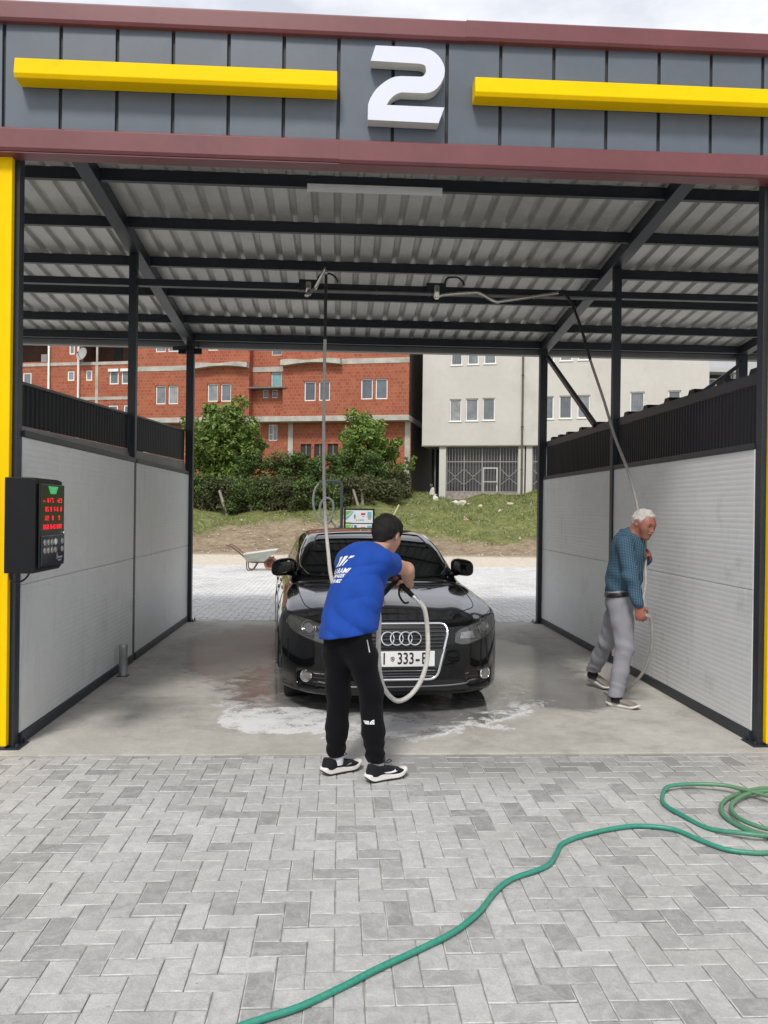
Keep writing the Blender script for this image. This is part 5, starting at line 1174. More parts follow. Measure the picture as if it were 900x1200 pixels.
def make_man():
    t = thing('person', (2.25, 6.75, 0), 'white-haired person in blue checked shirt and grey trousers beside the right wall', 'person')
    d = nrm((.90, -.43, 0)); r = A(-.43, -.90, 0)
    SH = A(.09, -.05, 0); Pv = A(2.285, 6.74, .92)+SH; Rh, Lh = Pv+r*.085-A(0, 0, .03), Pv-r*.085-A(0, 0, .03)
    Rk, Ra = A(2.265, 6.58, .49)+SH, A(2.185, 6.56, .10)+SH; Lk, La = A(2.26, 7.02, .47)+SH, A(2.215, 7.27, .145)+SH
    C = A(2.335, 6.70, 1.275)+SH; Rs, Ls = C+r*.175+A(-.02, 0, .075), C-r*.175+A(-.0, 0, .075)
    Nk = A(2.435, 6.645, 1.42); Hc = A(2.520, 6.585, 1.508)
    Re, Rw = A(2.262, 6.46, 1.085)+SH, A(2.310, 6.40, .862)+SH
    Le, Lw = A(2.565, 6.90, 1.12), A(2.612, 6.72, 1.215)
    skinf, hairf, hat = head_parts(Hc, rows((.45, -.82, -.34), (0.14, 0, 1)), 1.0)
    hd = nrm((.12, -.04, -1)); hn = nrm(-r+A(.1, 0, 0)); hd2 = nrm((-.25, -.75, .6)); hn2 = nrm((-.9, -.05, -.35))
    th1 = 1 if np.cross(hd, hn)@d > 0 else -1; th2 = 1 if np.cross(hd2, hn2)@A(0, 0, 1) > 0 else -1
    def bodyf(P):
        f = skinf(P); f = smin(f, cone(P, Nk-A(.03, 0, .05), Hc-A(.045, -.035, .05), .060, .058), .03)
        f = smin(f, econe(P, Pv, C, .12, .14, d, .75), .05); f = smin(f, cone(P, Ls, Rs, .05, .05), .05)
        f = smin(f, chain(P, [Rs, Re, Rw], [.045, .038, .027]), .02); f = smin(f, chain(P, [Ls, Le, Lw], [.045, .038, .027]), .02)
        f = smin(f, hand_f(P, Rw, hd, hn, th1, (.55, .9, .7), 1.05), .012); f = smin(f, hand_f(P, Lw, hd2, hn2, th2, (.8, 1.2, .9), 1.0), .012)
        f = smin(f, chain(P, [Rh, Rk, Ra], [.07, .048, .036]), .03); f = smin(f, chain(P, [Lh, Lk, La], [.07, .048, .036]), .03)
        return f
    skin = skin_mat('tanned_skin', (.27, .115, .075), (.33, .105, .07))
    sdf_obj('body', bodyf, (2.0, 6.15, .05), (2.8, 7.4, 1.70), .006, skin, t)
    hm = mat('white_hair', (.52, .49, .46), .8, 0, .2, 40, 1.0, 220, .006)
    sdf_obj('hair', lambda P: hairf(P, .010, .070, 1.05, .006, 90), (2.28, 6.4, 1.36), (2.72, 6.8, 1.68), .006, hm, t)
    eyem = mat('eye_white', (.25, .22, .2), .2, 0, .1); pup = bpy.data.materials['eye_dark']; grey = mat('grey_moustache', (.42, .38, .35), .8, 0, .2, 60, .6, 300, .003); browm = mat('dark_eyebrow', (.05, .035, .03), .8, 0, .2)
    for s in (1, -1):
        mb = MB(); mb.lathe([(0, .010), (.007, .008), (.0105, 0), (.007, -.008), (0, -.010)], hat(s*.031, .080, .005), (0, 0, 1), 10); part_world(mb.build('eye', pup, smooth=True), t)
        mb = MB(); mb.tube([hat(s*.016, .095, .024), hat(s*.032, .094, .029), hat(s*.046, .083, .024)], [.004, .005, .003], 6); part_world(mb.build('eyebrow', browm, smooth=True), t)
    mb = MB(); mb.tube([hat(-.028, .084, -.051), hat(-.012, .097, -.043), hat(0, .100, -.041), hat(.012, .097, -.043), hat(.028, .084, -.051)], [.003, .0065, .006, .0065, .003], 8); part_world(mb.build('moustache', grey, smooth=True), t)
    upt = nrm(C-Pv)
    def shirtf(P):
        z = P[:, 2]; f = econe(P, Pv+A(0, 0, .045), Pv+A(.02, -.01, .16), .155, .165, d, .86)
        f = smin(f, econe(P, Pv+A(.025, -.01, .14), C, .162, .165, d, .80), .05); f = smin(f, cone(P, Ls-A(0, 0, .01), Rs-A(0, 0, .01), .066, .066), .05); f = smin(f, cone(P, C+A(.01, 0, .04), Nk, .09, .066), .04)
        f = smin(f, ellip(P, C-d*.07, np.stack([r, d, A(0, 0, 1)]), (.15, .08, .16)), .04)
        f = smax(f, (A(*Pv)+A(0, 0, .028)-P)@nrm((-.14, 0, 1)), .006)
        for a, b_, c_, e in ((Rs, Re, Rw, -.01), (Ls, Le, Lw, -.02)): f = smin(f, chain(P, [a, b_, b_+(c_-b_)*.92], [.067, .060, .047], .03), .022)
        u = (P-C)@d; v = (P-C)@upt; q = (P-C)@r
        f = f+.005*np.sin(42*(v+.5*u)+2*np.sin(12*q))*np.clip((1.2-z)/.15, 0, 1)+.005*np.sin(55*z+20*P[:, 0])*np.exp(-((vnorm(P-Re))/.12)**2)+.003*wob(P, 30, 4)
        return f
    m, g, b = newmat('blue_check_cotton'); p = g.pos(); sp = g.n('ShaderNodeSeparateXYZ'); g.l(p, sp.inputs[0])
    uu = g.math('ADD', g.math('MULTIPLY', sp.outputs['X'], .85), g.math('MULTIPLY', sp.outputs['Y'], -.5)); vv = g.math('ADD', sp.outputs['Z'], g.math('MULTIPLY', sp.outputs['X'], -.18))
    def band(v, per, w): return g.math('LESS_THAN', g.math('FRACT', g.math('DIVIDE', v, per)), w)
    l1, l2 = band(uu, .0125, .30), band(vv, .0125, .30)
    c = g.mix(g.math('MULTIPLY', g.math('ADD', l1, l2), .30), (.009, .042, .080, 1), (.105, .20, .26, 1)); c = g.mix(g.math('MULTIPLY', g.math('MULTIPLY', l1, l2), .5), c, (.27, .36, .42, 1))
    g.l(c, b.inputs['Base Color']); b.inputs['Roughness'].default_value = .85; g.l(g.bump(g.noise(p, 30, 4, .6, .7), .4, .006), b.inputs['Normal'])
    sh = sdf_obj('shirt', shirtf, (2.0, 6.1, .80), (2.85, 7.15, 1.54), .0075, m, t)
    cf = [Nk+A(.0, 0, -.012)+nrm(r)*.066*cos(a)+nrm(d+A(0, 0, -.35))*.070*sin(a)*1.0+A(0, 0, .016)-A(.006, -.004, 0) for a in np.linspace(pi*.5+.25, pi*2.5-.25, 22)]
    mb = MB(); mb.tube(cf, .020, 8); part_sub(mb.build('collar', m, smooth=True), sh)
    def trf(P):
        z = P[:, 2]; f = econe(P, Pv+A(0, 0, .05), Pv-A(0, 0, .06), .142, .150, d, .86)
        R_ = chain(P, [Rh, Rh+(Rk-Rh)*.5, Rk, Rk+(Ra-Rk)*.5, Ra], [.094, .088, .074, .066, .062], .03); L_ = chain(P, [Lh, Lh+(Lk-Lh)*.5, Lk, Lk+(La-Lk)*.5, La], [.092, .086, .072, .065, .061], .03)
        f = smin(smin(f, R_, .035), L_, .035)
        f = f+.0035*np.sin(z*52+30*P[:, 0]+3*np.sin(P[:, 1]*19+z*7))*np.exp(-((z-.5)/.13)**2)+.005*np.sin(z*34-40*P[:, 0]+2*np.sin(z*21))*np.exp(-((z-.80)/.12)**2)+.0022*np.sin(z*62+45*P[:, 0]+25*P[:, 1]+2*np.sin(z*31))*np.exp(-((z-.18)/.1)**2)+.004*wob(P*A(1, 1, .6), 40, 9)
        fl = np.where(P[:, 1] > 6.85, .16, .092); return smax(f, fl-z, .006)
    grt = cloth_mat('grey_chino', (.24, .24, .265), .88, .10)
    tr = sdf_obj('trousers', trf, (2.0, 6.25, .06), (2.7, 7.45, 1.03), .0075, grt, t)
    def beltf(P): return np.maximum(np.abs(econe(P, Pv+A(0, 0, .06), Pv-A(0, 0, .06), .152, .156, d, .86))-.004, np.abs((P-Pv)@nrm((.12, 0, 1))-.012)-.017)
    bl = sdf_obj('belt', lambda P: smax(trf(P)-.006, np.abs((P-Pv)@nrm((-.14, 0, 1))-.010)-.019, .004), (2.1, 6.4, .85), (2.7, 7.0, 1.02), .008, mat('black_belt', (.012, .011, .011), .4, 0, .1), t)
    bp = march(lambda P: trf(P)-.006, Pv+d*.5+A(0, 0, .030), -d)
    mb = MB(); q = Vector(bp)+Vector(d)*.004; rv = Vector(r); mb.quadbox([q-rv*.022+Vector((0, 0, -.02)), q+rv*.022+Vector((0, 0, -.02)), q+rv*.022+Vector((0, 0, -.02))+Vector(d)*.004, q-rv*.022+Vector((0, 0, -.02))+Vector(d)*.004, q-rv*.022+Vector((0, 0, .02)), q+rv*.022+Vector((0, 0, .02)), q+rv*.022+Vector((0, 0, .02))+Vector(d)*.004, q-rv*.022+Vector((0, 0, .02))+Vector(d)*.004]); part_sub(mb.build('buckle', M['chrome']), bl)
    mats = (cloth_mat('taupe_knit', (.24, .215, .185), .85, .15, 500), mat('white_sole', (.62, .60, .56), .6, 0, .08, 14), mat('sole_grey', (.3, .29, .27), .7, 0, .1), mat('taupe_lace', (.30, .28, .25), .8, 0, .1))
    shoe('shoe', (2.225, 6.575, .006), math.atan2(-.64, .77), .285, mats, t, upper_h=.078, sh=.62)
    shoe('shoe', (2.28, 7.31, .075), math.atan2(-.80, .60), .285, mats, t, pitch=-.26, upper_h=.078, sh=.62)
    sock = cloth_mat('navy_sock', (.015, .016, .022), .9, .06)
    for ank in (Ra, La):
        mb = MB(); mb.lathe([(.0, -.04), (.044, -.04), (.046, .09), (0, .09)], Vector(ank)+Vector((.006, -.004, -.01)), (0, 0, 1), 14); part_world(mb.build('sock', sock, smooth=True), t)
    # his hose
    lc = Lw+hd2*.07+hn2*.026; rc = Rw+hd*.070+hn*.030
    pts = [A(2.246, 8.30, 3.88), A(2.30, 8.28, 3.86), A(2.365, 8.22, 3.74), A(2.417, 8.05, 3.44), A(2.447, 7.85, 3.10), A(2.483, 7.55, 2.68), A(2.509, 7.28, 2.29), A(2.543, 7.03, 1.97), A(2.575, 6.90, 1.69), A(2.585, 6.82, 1.48), lc+A(.012, .04, .12), lc, lc+A(-.01, -.03, -.12), A(2.53, 6.55, 1.02), A(2.48, 6.46, .90), rc+A(.04, .02, .06), rc+A(.0, .0, 0), rc+A(.045, -.02, -.02), A(2.51, 6.38, .74), A(2.545, 6.43, .55), A(2.535, 6.53, .33), A(2.47, 6.68, .14), A(2.40, 6.82, .04), A(2.36, 6.90, .022), A(2.35, 7.0, .022)]
    pts = pts[:16]+pts[16:]
    hs = thing('pressure_hose', tuple(pts[0]), 'grey pressure hose from the long boom down through both hands of the white-haired man', 'hose')
    s0 = spline(pts[:5], 8); mb = MB(); mb.tube(s0, .014, 8); part_world(mb.build('rubber_end', M['rubber'], smooth=True), hs)
    mb = MB(); mb.tube(spline(pts, 8)[32:], .0135, 8); part_world(mb.build('braided_hose', mat('grey_hose', (.30, .29, .27), .55, 0, .15, 30, .3, 420, .002), smooth=True), hs)
make_man()
# ================================================================= BUILDINGS BEHIND
def wall_holes(mb, u0, u1, z0, z1, y, holes, rev=.12):
    us = sorted(set([u0, u1]+[h[0] for h in holes if u0 < h[0] < u1]+[h[2] for h in holes if u0 < h[2] < u1])); zs = sorted(set([z0, z1]+[h[1] for h in holes if z0 < h[1] < z1]+[h[3] for h in holes if z0 < h[3] < z1]))
    for a, b_ in zip(us[:-1], us[1:]):
        for c, d in zip(zs[:-1], zs[1:]):
            m_ = ((a+b_)/2, (c+d)/2)
            if any(h[0] < m_[0] < h[2] and h[1] < m_[1] < h[3] for h in holes): continue
            mb.poly([(a, y, c), (b_, y, c), (b_, y, d), (a, y, d)])
    for h in holes:
        if h[2] <= u0 or h[0] >= u1: continue
        a, c, b_, d = h; e = y+rev
        mb.poly([(a, y, c), (a, y, d), (a, e, d), (a, e, c)]); mb.poly([(b_, y, c), (b_, e, c), (b_, e, d), (b_, y, d)]); mb.poly([(a, y, c), (a, e, c), (b_, e, c), (b_, y, c)]); mb.poly([(a, y, d), (b_, y, d), (b_, e, d), (a, e, d)])
def window(par, h, y, fw=.06, fm=None, gm=None, sill=None, mull=False, shutter=False):
    a, c, b_, d = h; mb = MB(); fm = fm or M['pvc']; gm = gm or M['glass_dark']; y1 = y+.05
    mb.box(a+.002, a+fw, y, y1, c+.002, d-.002); mb.box(b_-fw, b_-.002, y, y1, c+.002, d-.002); mb.box(a+fw, b_-fw, y, y1, c+.002, c+fw); mb.box(a+fw, b_-fw, y, y1, d-fw, d-.002)
    if mull: mb.box((a+b_)/2-.025, (a+b_)/2+.025, y, y1, c+fw, d-fw); mb.box(a+fw, (a+b_)/2-.025, y, y1, (c+d)/2-.1-.02, (c+d)/2-.1+.02)
    w = mb.build('window', fm, par)
    mb = MB(); mb.box(a+fw-.005, b_-fw+.005, y+.022, y+.03, c+fw-.005, d-fw+.005); mb.build('pane', gm, w)
    if sill:
        mb = MB(); mb.box(a-.05, b_+.05, y-.14, y-.0, c-.05, c-.004); mb.build('sill', sill, w)
    if shutter:
        mb = MB(); mb.box(a-.03, b_+.03, y-.16, y-.005, d-.14, d+.04); mb.build('shutter_box', M['pvc'], w)
    return w
def brick_mat():
    m, g, b = newmat('hollow_clay_block'); p = g.pos(True); mp_ = g.n('ShaderNodeMapping'); g.l(p, mp_.inputs['Vector']); mp_.inputs['Rotation'].default_value = (radians(90), 0, 0)
    # x, z of the wall mapped on the brick plane
    cx = g.n('ShaderNodeSeparateXYZ'); g.l(p, cx.inputs[0]); cb = g.n('ShaderNodeCombineXYZ'); g.l(g.math('ADD', cx.outputs['X'], cx.outputs['Y']), cb.inputs[0]); g.l(cx.outputs['Z'], cb.inputs[1])
    br = g.n('ShaderNodeTexBrick'); g.l(cb.outputs[0], br.inputs['Vector']); br.inputs['Scale'].default_value = 1.0; br.inputs['Brick Width'].default_value = .26; br.inputs['Row Height'].default_value = .21; br.inputs['Mortar Size'].default_value = .022; br.inputs['Bias'].default_value = .1; br.inputs['Mortar Smooth'].default_value = .3
    br.inputs['Color1'].default_value = (.40, .118, .055, 1); br.inputs['Color2'].default_value = (.30, .066, .032, 1); br.inputs['Mortar'].default_value = (.33, .155, .10, 1)
    n = g.noise(p, .5, 5, .6); n2 = g.noise(p, 4, 4)
    c = g.mix(g.math('MULTIPLY', g.ramp(n, .4, .68), .5), br.outputs['Color'], (.24, .075, .045, 1)); c = g.mix(g.math('MULTIPLY', g.ramp(n2, .58, .72), .45), c, (.50, .21, .13, 1))
    g.l(c, b.inputs['Base Color']); b.inputs['Roughness'].default_value = .9; g.l(g.bump(br.outputs['Fac'], -.5, .02), b.inputs['Normal']); return m
BR = brick_mat(); CO = M['concrete']
shaded_side = mat('shaded_side_wall', (.055, .038, .03), .9, 0, .3, .6)  # brick house side walls: their shade is put into this dark brown colour
RZ15 = -radians(15)
def brick_house():
    t = thing('brick_house', (3.978, 47.5, 0), 'long unfinished red clay block apartment house beyond the trees', 'building', rz=RZ15)
    B = lambda mb, n, m, **k: mb.build(n, m, t, **k)
    wins = [(-6.46,8.13,-5.74,9.32), (-5.55,8.13,-4.84,9.32), (-2.93,8.17,-2.2,9.4), (-2.04,8.17,-1.3,9.4), (-16.26,8.07,-15.56,9.26), (-15.4,8.07,-14.71,9.26), (-12.75,8.18,-12.05,9.3), (-11.87,8.18,-11.18,9.3), (-16.31,11.36,-15.58,12.5), (-15.45,11.36,-14.73,12.5), (-12.75,11.36,-12.05,12.5), (-6.46,11.36,-5.74,12.5), (-2.93,11.36,-2.2,12.5)]
    wl = MB(); wall_holes(wl, -7.82, 0, 7.22, 13.4, 0, wins); wall_holes(wl, -17.53, -9.99, 7.22, 13.4, 0, wins)
    wl.poly([(0, 0, 7.22), (0, 9, 7.22), (0, 9, 13.4), (0, 0, 13.4)]) if False else None
    wl.poly([(-7.82, 0, 7.22), (-7.82, .6, 7.22), (-7.82, .6, 13.4), (-7.82, 0, 13.4)]); wl.poly([(-9.99, 0, 7.22), (-9.99, 0, 13.4), (-9.99, .6, 13.4), (-9.99, .6, 7.22)])
    bayw = [(-8.80,9.13,-8.10,10.02), (-8.76,8.44,-8.36,8.93), (-9.36,8.44,-8.97,8.93), (-8.81,11.07,-8.1,12.2)]
    wall_holes(wl, -9.99, -7.82, 7.22, 13.4, .6, bayw); B(wl, 'wall', BR, fix=False)
    mb = MB(); mb.poly([(0, 0, 7.22), (0, 10, 7.22), (0, 10, 13.4), (0, 0, 13.4)]); mb.poly([(-.05, .8, 1), (-.05, 10, 1), (-.05, 10, 6.9), (-.05, .8, 6.9)]); mb.poly([(-17.53, 0, 13.4), (0, 0, 13.4), (0, 10, 13.4), (-17.53, 10, 13.4)]); B(mb, 'side_wall', shaded_side, fix=False)
    for h in wins: window(t, h, .10, .07, gm=M['glass_dark'] if h[0] > -14 else M['glass_curtain'], shutter=False)
    for h in bayw: window(t, h, .70, .05, gm=mat('teal_glass', (.16, .33, .34), .12, 0, .2, 2) if h == bayw[0] else M['glass_dark'])
    gw = [(-9.02,5.8,-8.42,6.81), (-6.9,4.55,-6.22,5.59), (-6.02,4.55,-5.34,5.59), (-5.17,4.55,-4.5,5.59), (-1.3,4.9,-.73,5.65)]
    gl = MB(); wall_holes(gl, -17.5, 0, 1.0, 6.9, .8, gw); B(gl, 'ground_floor_wall', BR, fix=False)
    window(t, gw[0], .88, .06, mull=True)
    for h in gw[1:]:
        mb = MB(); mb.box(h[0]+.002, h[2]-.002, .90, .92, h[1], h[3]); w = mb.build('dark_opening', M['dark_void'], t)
        mb = MB(); mb.box((h[0]+h[2])/2-.02, (h[0]+h[2])/2+.02, .87, .899, h[1], h[3]); mb.build('bar', M['wood_grey'], w)
    mb = MB(); mb.box(-17.53, .02, -.06, 10.0, 6.90, 7.218); B(mb, 'floor_slab', CO, bevel=.02)
    for a, b_ in ((-17.53, -13.66), (-4.11, .01)):
        mb = MB(); mb.box(a, b_, -.03, .02, 10.30 if a > -10 else 10.16, 10.62 if a > -10 else 10.46); B(mb, 'concrete_band', CO, bevel=.01)
    for a, b_, z in ((-13.65, -10.0, 10.36), (-7.85, -4.1, 10.42)):
        mb = MB(); top = [(a+(b_-a)*k/10, z+.16+.04*sin(k)) for k in range(11)]; bot = [(b_-(b_-a)*k/10, z+(-.16+.14*sin(pi*min(1, k/10*1.1)))) for k in range(11)]
        mb.prism(top+bot, 'xz', -.45, .02); B(mb, 'balcony_slab', CO)
    mb = MB(); mb.box(-9.985, -7.825, .56, .595, 10.05, 10.36); B(mb, 'concrete_band', CO)
    mb = MB(); mb.box(-10.05, -7.6, -.10, .595, 8.95, 9.04); B(mb, 'ledge', mat('dark_concrete', (.16, .15, .14), .9, 0, .2, 2))
    for u in (-7.54, -.20, -12.4, -17.3):
        mb = MB(); mb.box(u-.16, u+.16, .74, .797, 1.0, 6.898); B(mb, 'column', CO)
    mb = MB(); mb.box(-1.3, .02, .70, .78, 1.0, 3.4); B(mb, 'plinth', mat('plinth_grey', (.33, .32, .30), .9, 0, .2, 2)) 
    # neighbouring wing, set back
    t2 = thing('brick_house', (3.978, 47.5, 0), 'unfinished red clay block house with open loggias and a satellite dish at far left', 'building', rz=RZ15)
    B = lambda mb, n, m, **k: mb.build(n, m, t2, **k); Y2 = 1.2
    w2 = [(-26.57,9.52,-25.93,10.49), (-27.25,9.52,-26.75,10.49), (-23.24,9.89,-22.73,10.53), (-21.89,9.87,-21.43,10.55), (-20.17,9.59,-19.51,10.55), (-19.3,9.59,-18.66,10.55), (-20.22,7.6,-19.54,8.22), (-19.12,7.6,-18.5,8.22), (-23.13,11.63,-22.73,12.4)]
    lg = [(-30, 11.2, -24.62, 13.2), (-22.2, 11.1, -18.25, 13.2)]
    wl = MB(); wall_holes(wl, -32, -18.2, 1.0, 14, Y2, w2+lg, .12); B(wl, 'wall', BR, fix=False)
    for h in w2[:-1]: window(t2, h, Y2+.03, .08, gm=M['glass_curtain'], shutter=h[0] > -20.2 and h[1] > 9)
    window(t2, w2[-1], Y2+.03, .08)
    br2 = mat('loggia_brown', (.10, .05, .035), .9, 0, .25, 1)
    for h in lg:
        mb = MB(); mb.poly([(h[0], Y2+2, h[1]), (h[2], Y2+2, h[1]), (h[2], Y2+2, h[3]), (h[0], Y2+2, h[3])]); mb.poly([(h[0], Y2, h[1]), (h[2], Y2, h[1]), (h[2], Y2+2, h[1]), (h[0], Y2+2, h[1])]); mb.poly([(h[0], Y2, h[3]), (h[0], Y2+2, h[3]), (h[2], Y2+2, h[3]), (h[2], Y2, h[3])])
        mb.poly([(h[0], Y2+.13, h[1]), (h[0], Y2+.13, h[3]), (h[0], Y2+2, h[3]), (h[0], Y2+2, h[1])]); mb.poly([(h[2], Y2+.13, h[1]), (h[2], Y2+2, h[1]), (h[2], Y2+2, h[3]), (h[2], Y2+.13, h[3])]); B(mb, 'loggia', br2, fix=False)
    for h in ((-26.55, 11.55, -26.1, 12.1), (-25.8, 11.6, -25.2, 12.3), (-21.0, 11.2, -20.4, 12.6)):
        mb = MB(); mb.box(h[0], h[2], Y2+1.92, Y2+1.97, h[1], h[3]); B(mb, 'loggia_window', M['pvc'] if h[0] < -26.2 else M['dark_void'])
    for a, b_, z in ((-32, -24.6, 11.0), (-24.5, -22.4, 11.0), (-22.3, -18.2, 10.98), (-32, -18.2, 8.68)):
        mb = MB(); mb.box(a, b_, Y2-.04, Y2+.0-.003, z-.10, z+.10); B(mb, 'concrete_band', CO)
    mb = MB(); mb.box(-21.18, -20.98, Y2-.03, Y2-.003, 1, 10.87); B(mb, 'column', CO)
    mb = MB(); mb.box(-21.14, -21.02, Y2-.02, Y2+.08, 11.09, 13.1); B(mb, 'column', CO)
    for u, zt_ in ((-24.55, 12.2), (-22.36, 13.5)):
        mb = MB(); pts = [(u, Y2-.12, 1.5), (u, Y2-.12, zt_)]
        if u < -24: pts += [(u-.15, Y2-.12, zt_+.12), (u-.9, Y2-.12, zt_+.25), (u-1.1, Y2-.12, zt_+.6)]
        mb.tube(pts, .075, 8); B(mb, 'downpipe', M['pvc'], smooth=True)
    mb = MB(); mb.poly([(-18.2, Y2, 1), (-18.2, 10, 1), (-18.2, 10, 14), (-18.2, Y2, 14)]); B(mb, 'side_wall', shaded_side, fix=False)
    t3 = thing('satellite_dish', (3.978, 47.5, 0), 'round grey satellite dish on the loggia of the far left brick house', 'satellite dish', rz=RZ15)
    c = Vector((-21.86, Y2-.45, 11.52)); mb = MB(); mb.lathe([(0, .0), (.2, -.015), (.36, -.05), (.44, -.09), (.44, -.10), (.2, -.03), (0, -.015)], c, (.25, 1, -.3), 24); mb.build('reflector', mat('dish_grey', (.30, .30, .29), .5, 0, .1, 4), t3, smooth=True)
    mb = MB(); mb.tube([c, c+Vector((.0, .44, -.3))], .03, 6); mb.tube([c+Vector((-.05, -.08, -.42)), c+Vector((-.1, -.45, .06))], .014, 5); mb.tube([c+Vector((-.1, -.45, .06)), c+Vector((-.08, -.37, .04))], .035, 8); mb.build('arm', M['steel'], t3)
brick_house()

def white_house():
    t = thing('rendered_house', (4.832, 48.0, 0), 'cream rendered apartment house overhanging a grilled ground floor', 'building', rz=RZ15)
    B = lambda mb, n, m, **k: mb.build(n, m, t, **k); R_ = M['render_white']
    W1 = [(1.63,6.88,2.32,8.20), (2.59,6.90,3.31,8.22), (3.57,6.92,4.29,8.24), (6.93,6.96,7.66,8.28), (7.98,6.98,8.68,8.30), (9.0,7.0,9.70,8.32), (11.90,7.16,12.68,8.45), (13.95,7.16,14.62,8.49)]
    W2 = [(1.68,10.2,2.34,11.5), (2.66,10.22,3.31,11.5), (3.62,10.24,4.32,11.5), (6.93,10.28,7.66,11.5), (7.98,10.30,8.68,11.5), (9.0,10.32,9.7,11.5), (11.9,10.4,12.68,11.6)]
    wl = MB(); wall_holes(wl, 0, 16.1, 5.44, 13.4, 0, W1+W2, .14)
    for q in ([(0, 0, 5.44), (0, 0, 13.4), (0, 11, 13.4), (0, 11, 5.44)], [(16.1, 0, 5.44), (16.1, 11, 5.44), (16.1, 11, 13.4), (16.1, 0, 13.4)], [(0, 0, 5.44), (0, 11, 5.44), (16.1, 11, 5.44), (16.1, 0, 5.44)], [(0, 0, 13.4), (16.1, 0, 13.4), (16.1, 11, 13.4), (0, 11, 13.4)]): wl.poly(q)
    B(wl, 'wall', R_, fix=False)
    for h in W1+W2: window(t, h, .09, .06, gm=M['glass_curtain'], sill=M['pvc'])
    mb = MB(); mb.box(-.02, 16.12, -.02, -.002, 5.40, 5.47); B(mb, 'drip_edge', mat('dark_edge', (.20, .19, .17), .8, 0, .15))
    mb = MB(); mb.tube([(5.89, -.08, 2.6), (5.89, -.08, 13.3)], .06, 8); dp = B(mb, 'downpipe', mat('brown_pipe', (.10, .085, .075), .5, 0, .1), smooth=True)
    for z in (4, 6.5, 9.5, 12):
        mb = MB(); mb.box(5.81, 5.97, -.15, -.003, z, z+.04); mb.build('pipe_clip', M['steel'], dp)
    for u in (1.03, 5.68, 6.12, 10.4, 15.4):
        mb = MB(); w_ = .40 if u in (1.03,) else .36; mb.box(u, u+w_, .12, .55, 1.6, 5.438); B(mb, 'column', R_, bevel=.01)
    # ground floor: glazing behind painted steel grilles
    gp = M['grille_paint']
    for u0, u1 in ((1.43, 5.68), (6.48, 10.4), (10.76, 15.4)):
        mb = MB(); mb.box(u0, u1, .60, .64, 2.6, 5.43); g_ = mat('shop_glass', (.045, .045, .045), .15, 0, .4, .8) if u0 < 2 else bpy.data.materials['shop_glass']; B(mb, 'shop_glazing', g_)
        mb = MB(); mb.box(u0, u1, .32, .60, 1.8, 2.70); B(mb, 'plinth', mat('mottled_plinth', (.30, .26, .24), .85, 0, .35, 5) if u0 < 2 else bpy.data.materials['mottled_plinth'])
        n = 4; wd = (u1-u0)/n
        for k in range(n+1):
            mb = MB(); c = u0+k*wd; c = min(max(c, u0+.03), u1-.03); mb.box(c-.03, c+.03, .42, .50, 2.70, 5.42); B(mb, 'mullion', gp)
        for z in (4.52, 2.74, 5.38):
            mb = MB(); mb.box(u0, u1, .43, .49, z-.025, z+.025); B(mb, 'transom', gp)
        for k in range(n):
            mb = MB(); a = u0+k*wd; isd = (k == 2)
            for j in range(1, 6):
                x = a+wd*j/6; mb.box(x-.011, x+.011, .40, .425, 2.72, 5.36)
            if not isd:
                m_ = a+wd/2
                for s in (1, -1):
                    mb.bar((m_, .39, 3.55 if True else 0), (m_+s*wd/2, .39, 3.15), .03, .02, up=(0, 1, 0)); mb.bar((m_, .39, 3.62), (m_+s*wd/2, .39, 4.10), .03, .02, up=(0, 1, 0))
            B(mb, 'window_grille', gp, fix=False)
        a = u0+2*wd; mb = MB(); mb.box(a+.05, a+.12, .36, .40, 2.5, 4.18); mb.box(a+wd-.22, a+wd-.12, .36, .40, 2.5, 4.18); mb.box(a+.12, a+wd-.22, .36, .40, 4.1, 4.18); mb.box(a+.12, a+wd-.22, .36, .40, 2.5, 2.62); mb.box(a+.12, a+wd-.22, .36, .40, 3.3, 3.36); dr = B(mb, 'door', M['pvc'] if False else mat('pale_door', (.45, .44, .42), .5, 0, .1) if u0 < 2 else bpy.data.materials['pale_door'])
        mb = MB(); mb.box(a+wd-.20, a+wd-.16, .31, .355, 3.15, 3.3); mb.build('handle', M['steel'], dr)
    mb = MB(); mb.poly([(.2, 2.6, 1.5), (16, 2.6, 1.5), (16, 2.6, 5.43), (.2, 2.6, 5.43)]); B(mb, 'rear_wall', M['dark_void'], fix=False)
    mb = MB(); mb.box(.62, .70, 1.0, 1.08, 1.8, 5.43); B(mb, 'column', mat('dark_pillar', (.12, .12, .12), .8, 0, .2))
    t2 = thing('apartment_block', (27.6, 60.5, 0), 'grey concrete block with balconies seen past the cream house', 'building', rz=0)
    B = lambda mb, n, m, **k: mb.build(n, m, t2, **k); cg = mat('pale_grey_render', (.46, .46, .48), .85, 0, .06, .5)
    hs = [(.1, 10.4, 2.4, 12.3)]
    mb = MB(); wall_holes(mb, -.6, 9, 2, 16, 0, hs, .3); B(mb, 'wall', cg, fix=False)
    mb = MB(); mb.box(-.6, 2.5, -1.0, -.01, 12.32, 12.62); B(mb, 'balcony_slab', cg); mb = MB(); mb.box(-.6, 2.5, -1.0, -.92, 9.6, 10.75); B(mb, 'balcony_rail', M['pvc'])
    mb = MB(); mb.box(.12, 2.38, .28, .3, 10.4, 12.3); B(mb, 'dark_opening', M['dark_void'])
    window(t2, (.5, 10.6, 1.2, 12.0), .2, .08); window(t2, (1.5, 10.6, 2.2, 12.0), .2, .08)
    mb = MB(); mb.box(2.7, 9, -.35, -.01, 11.8, 11.95); B(mb, 'ledge', CO)
white_house()

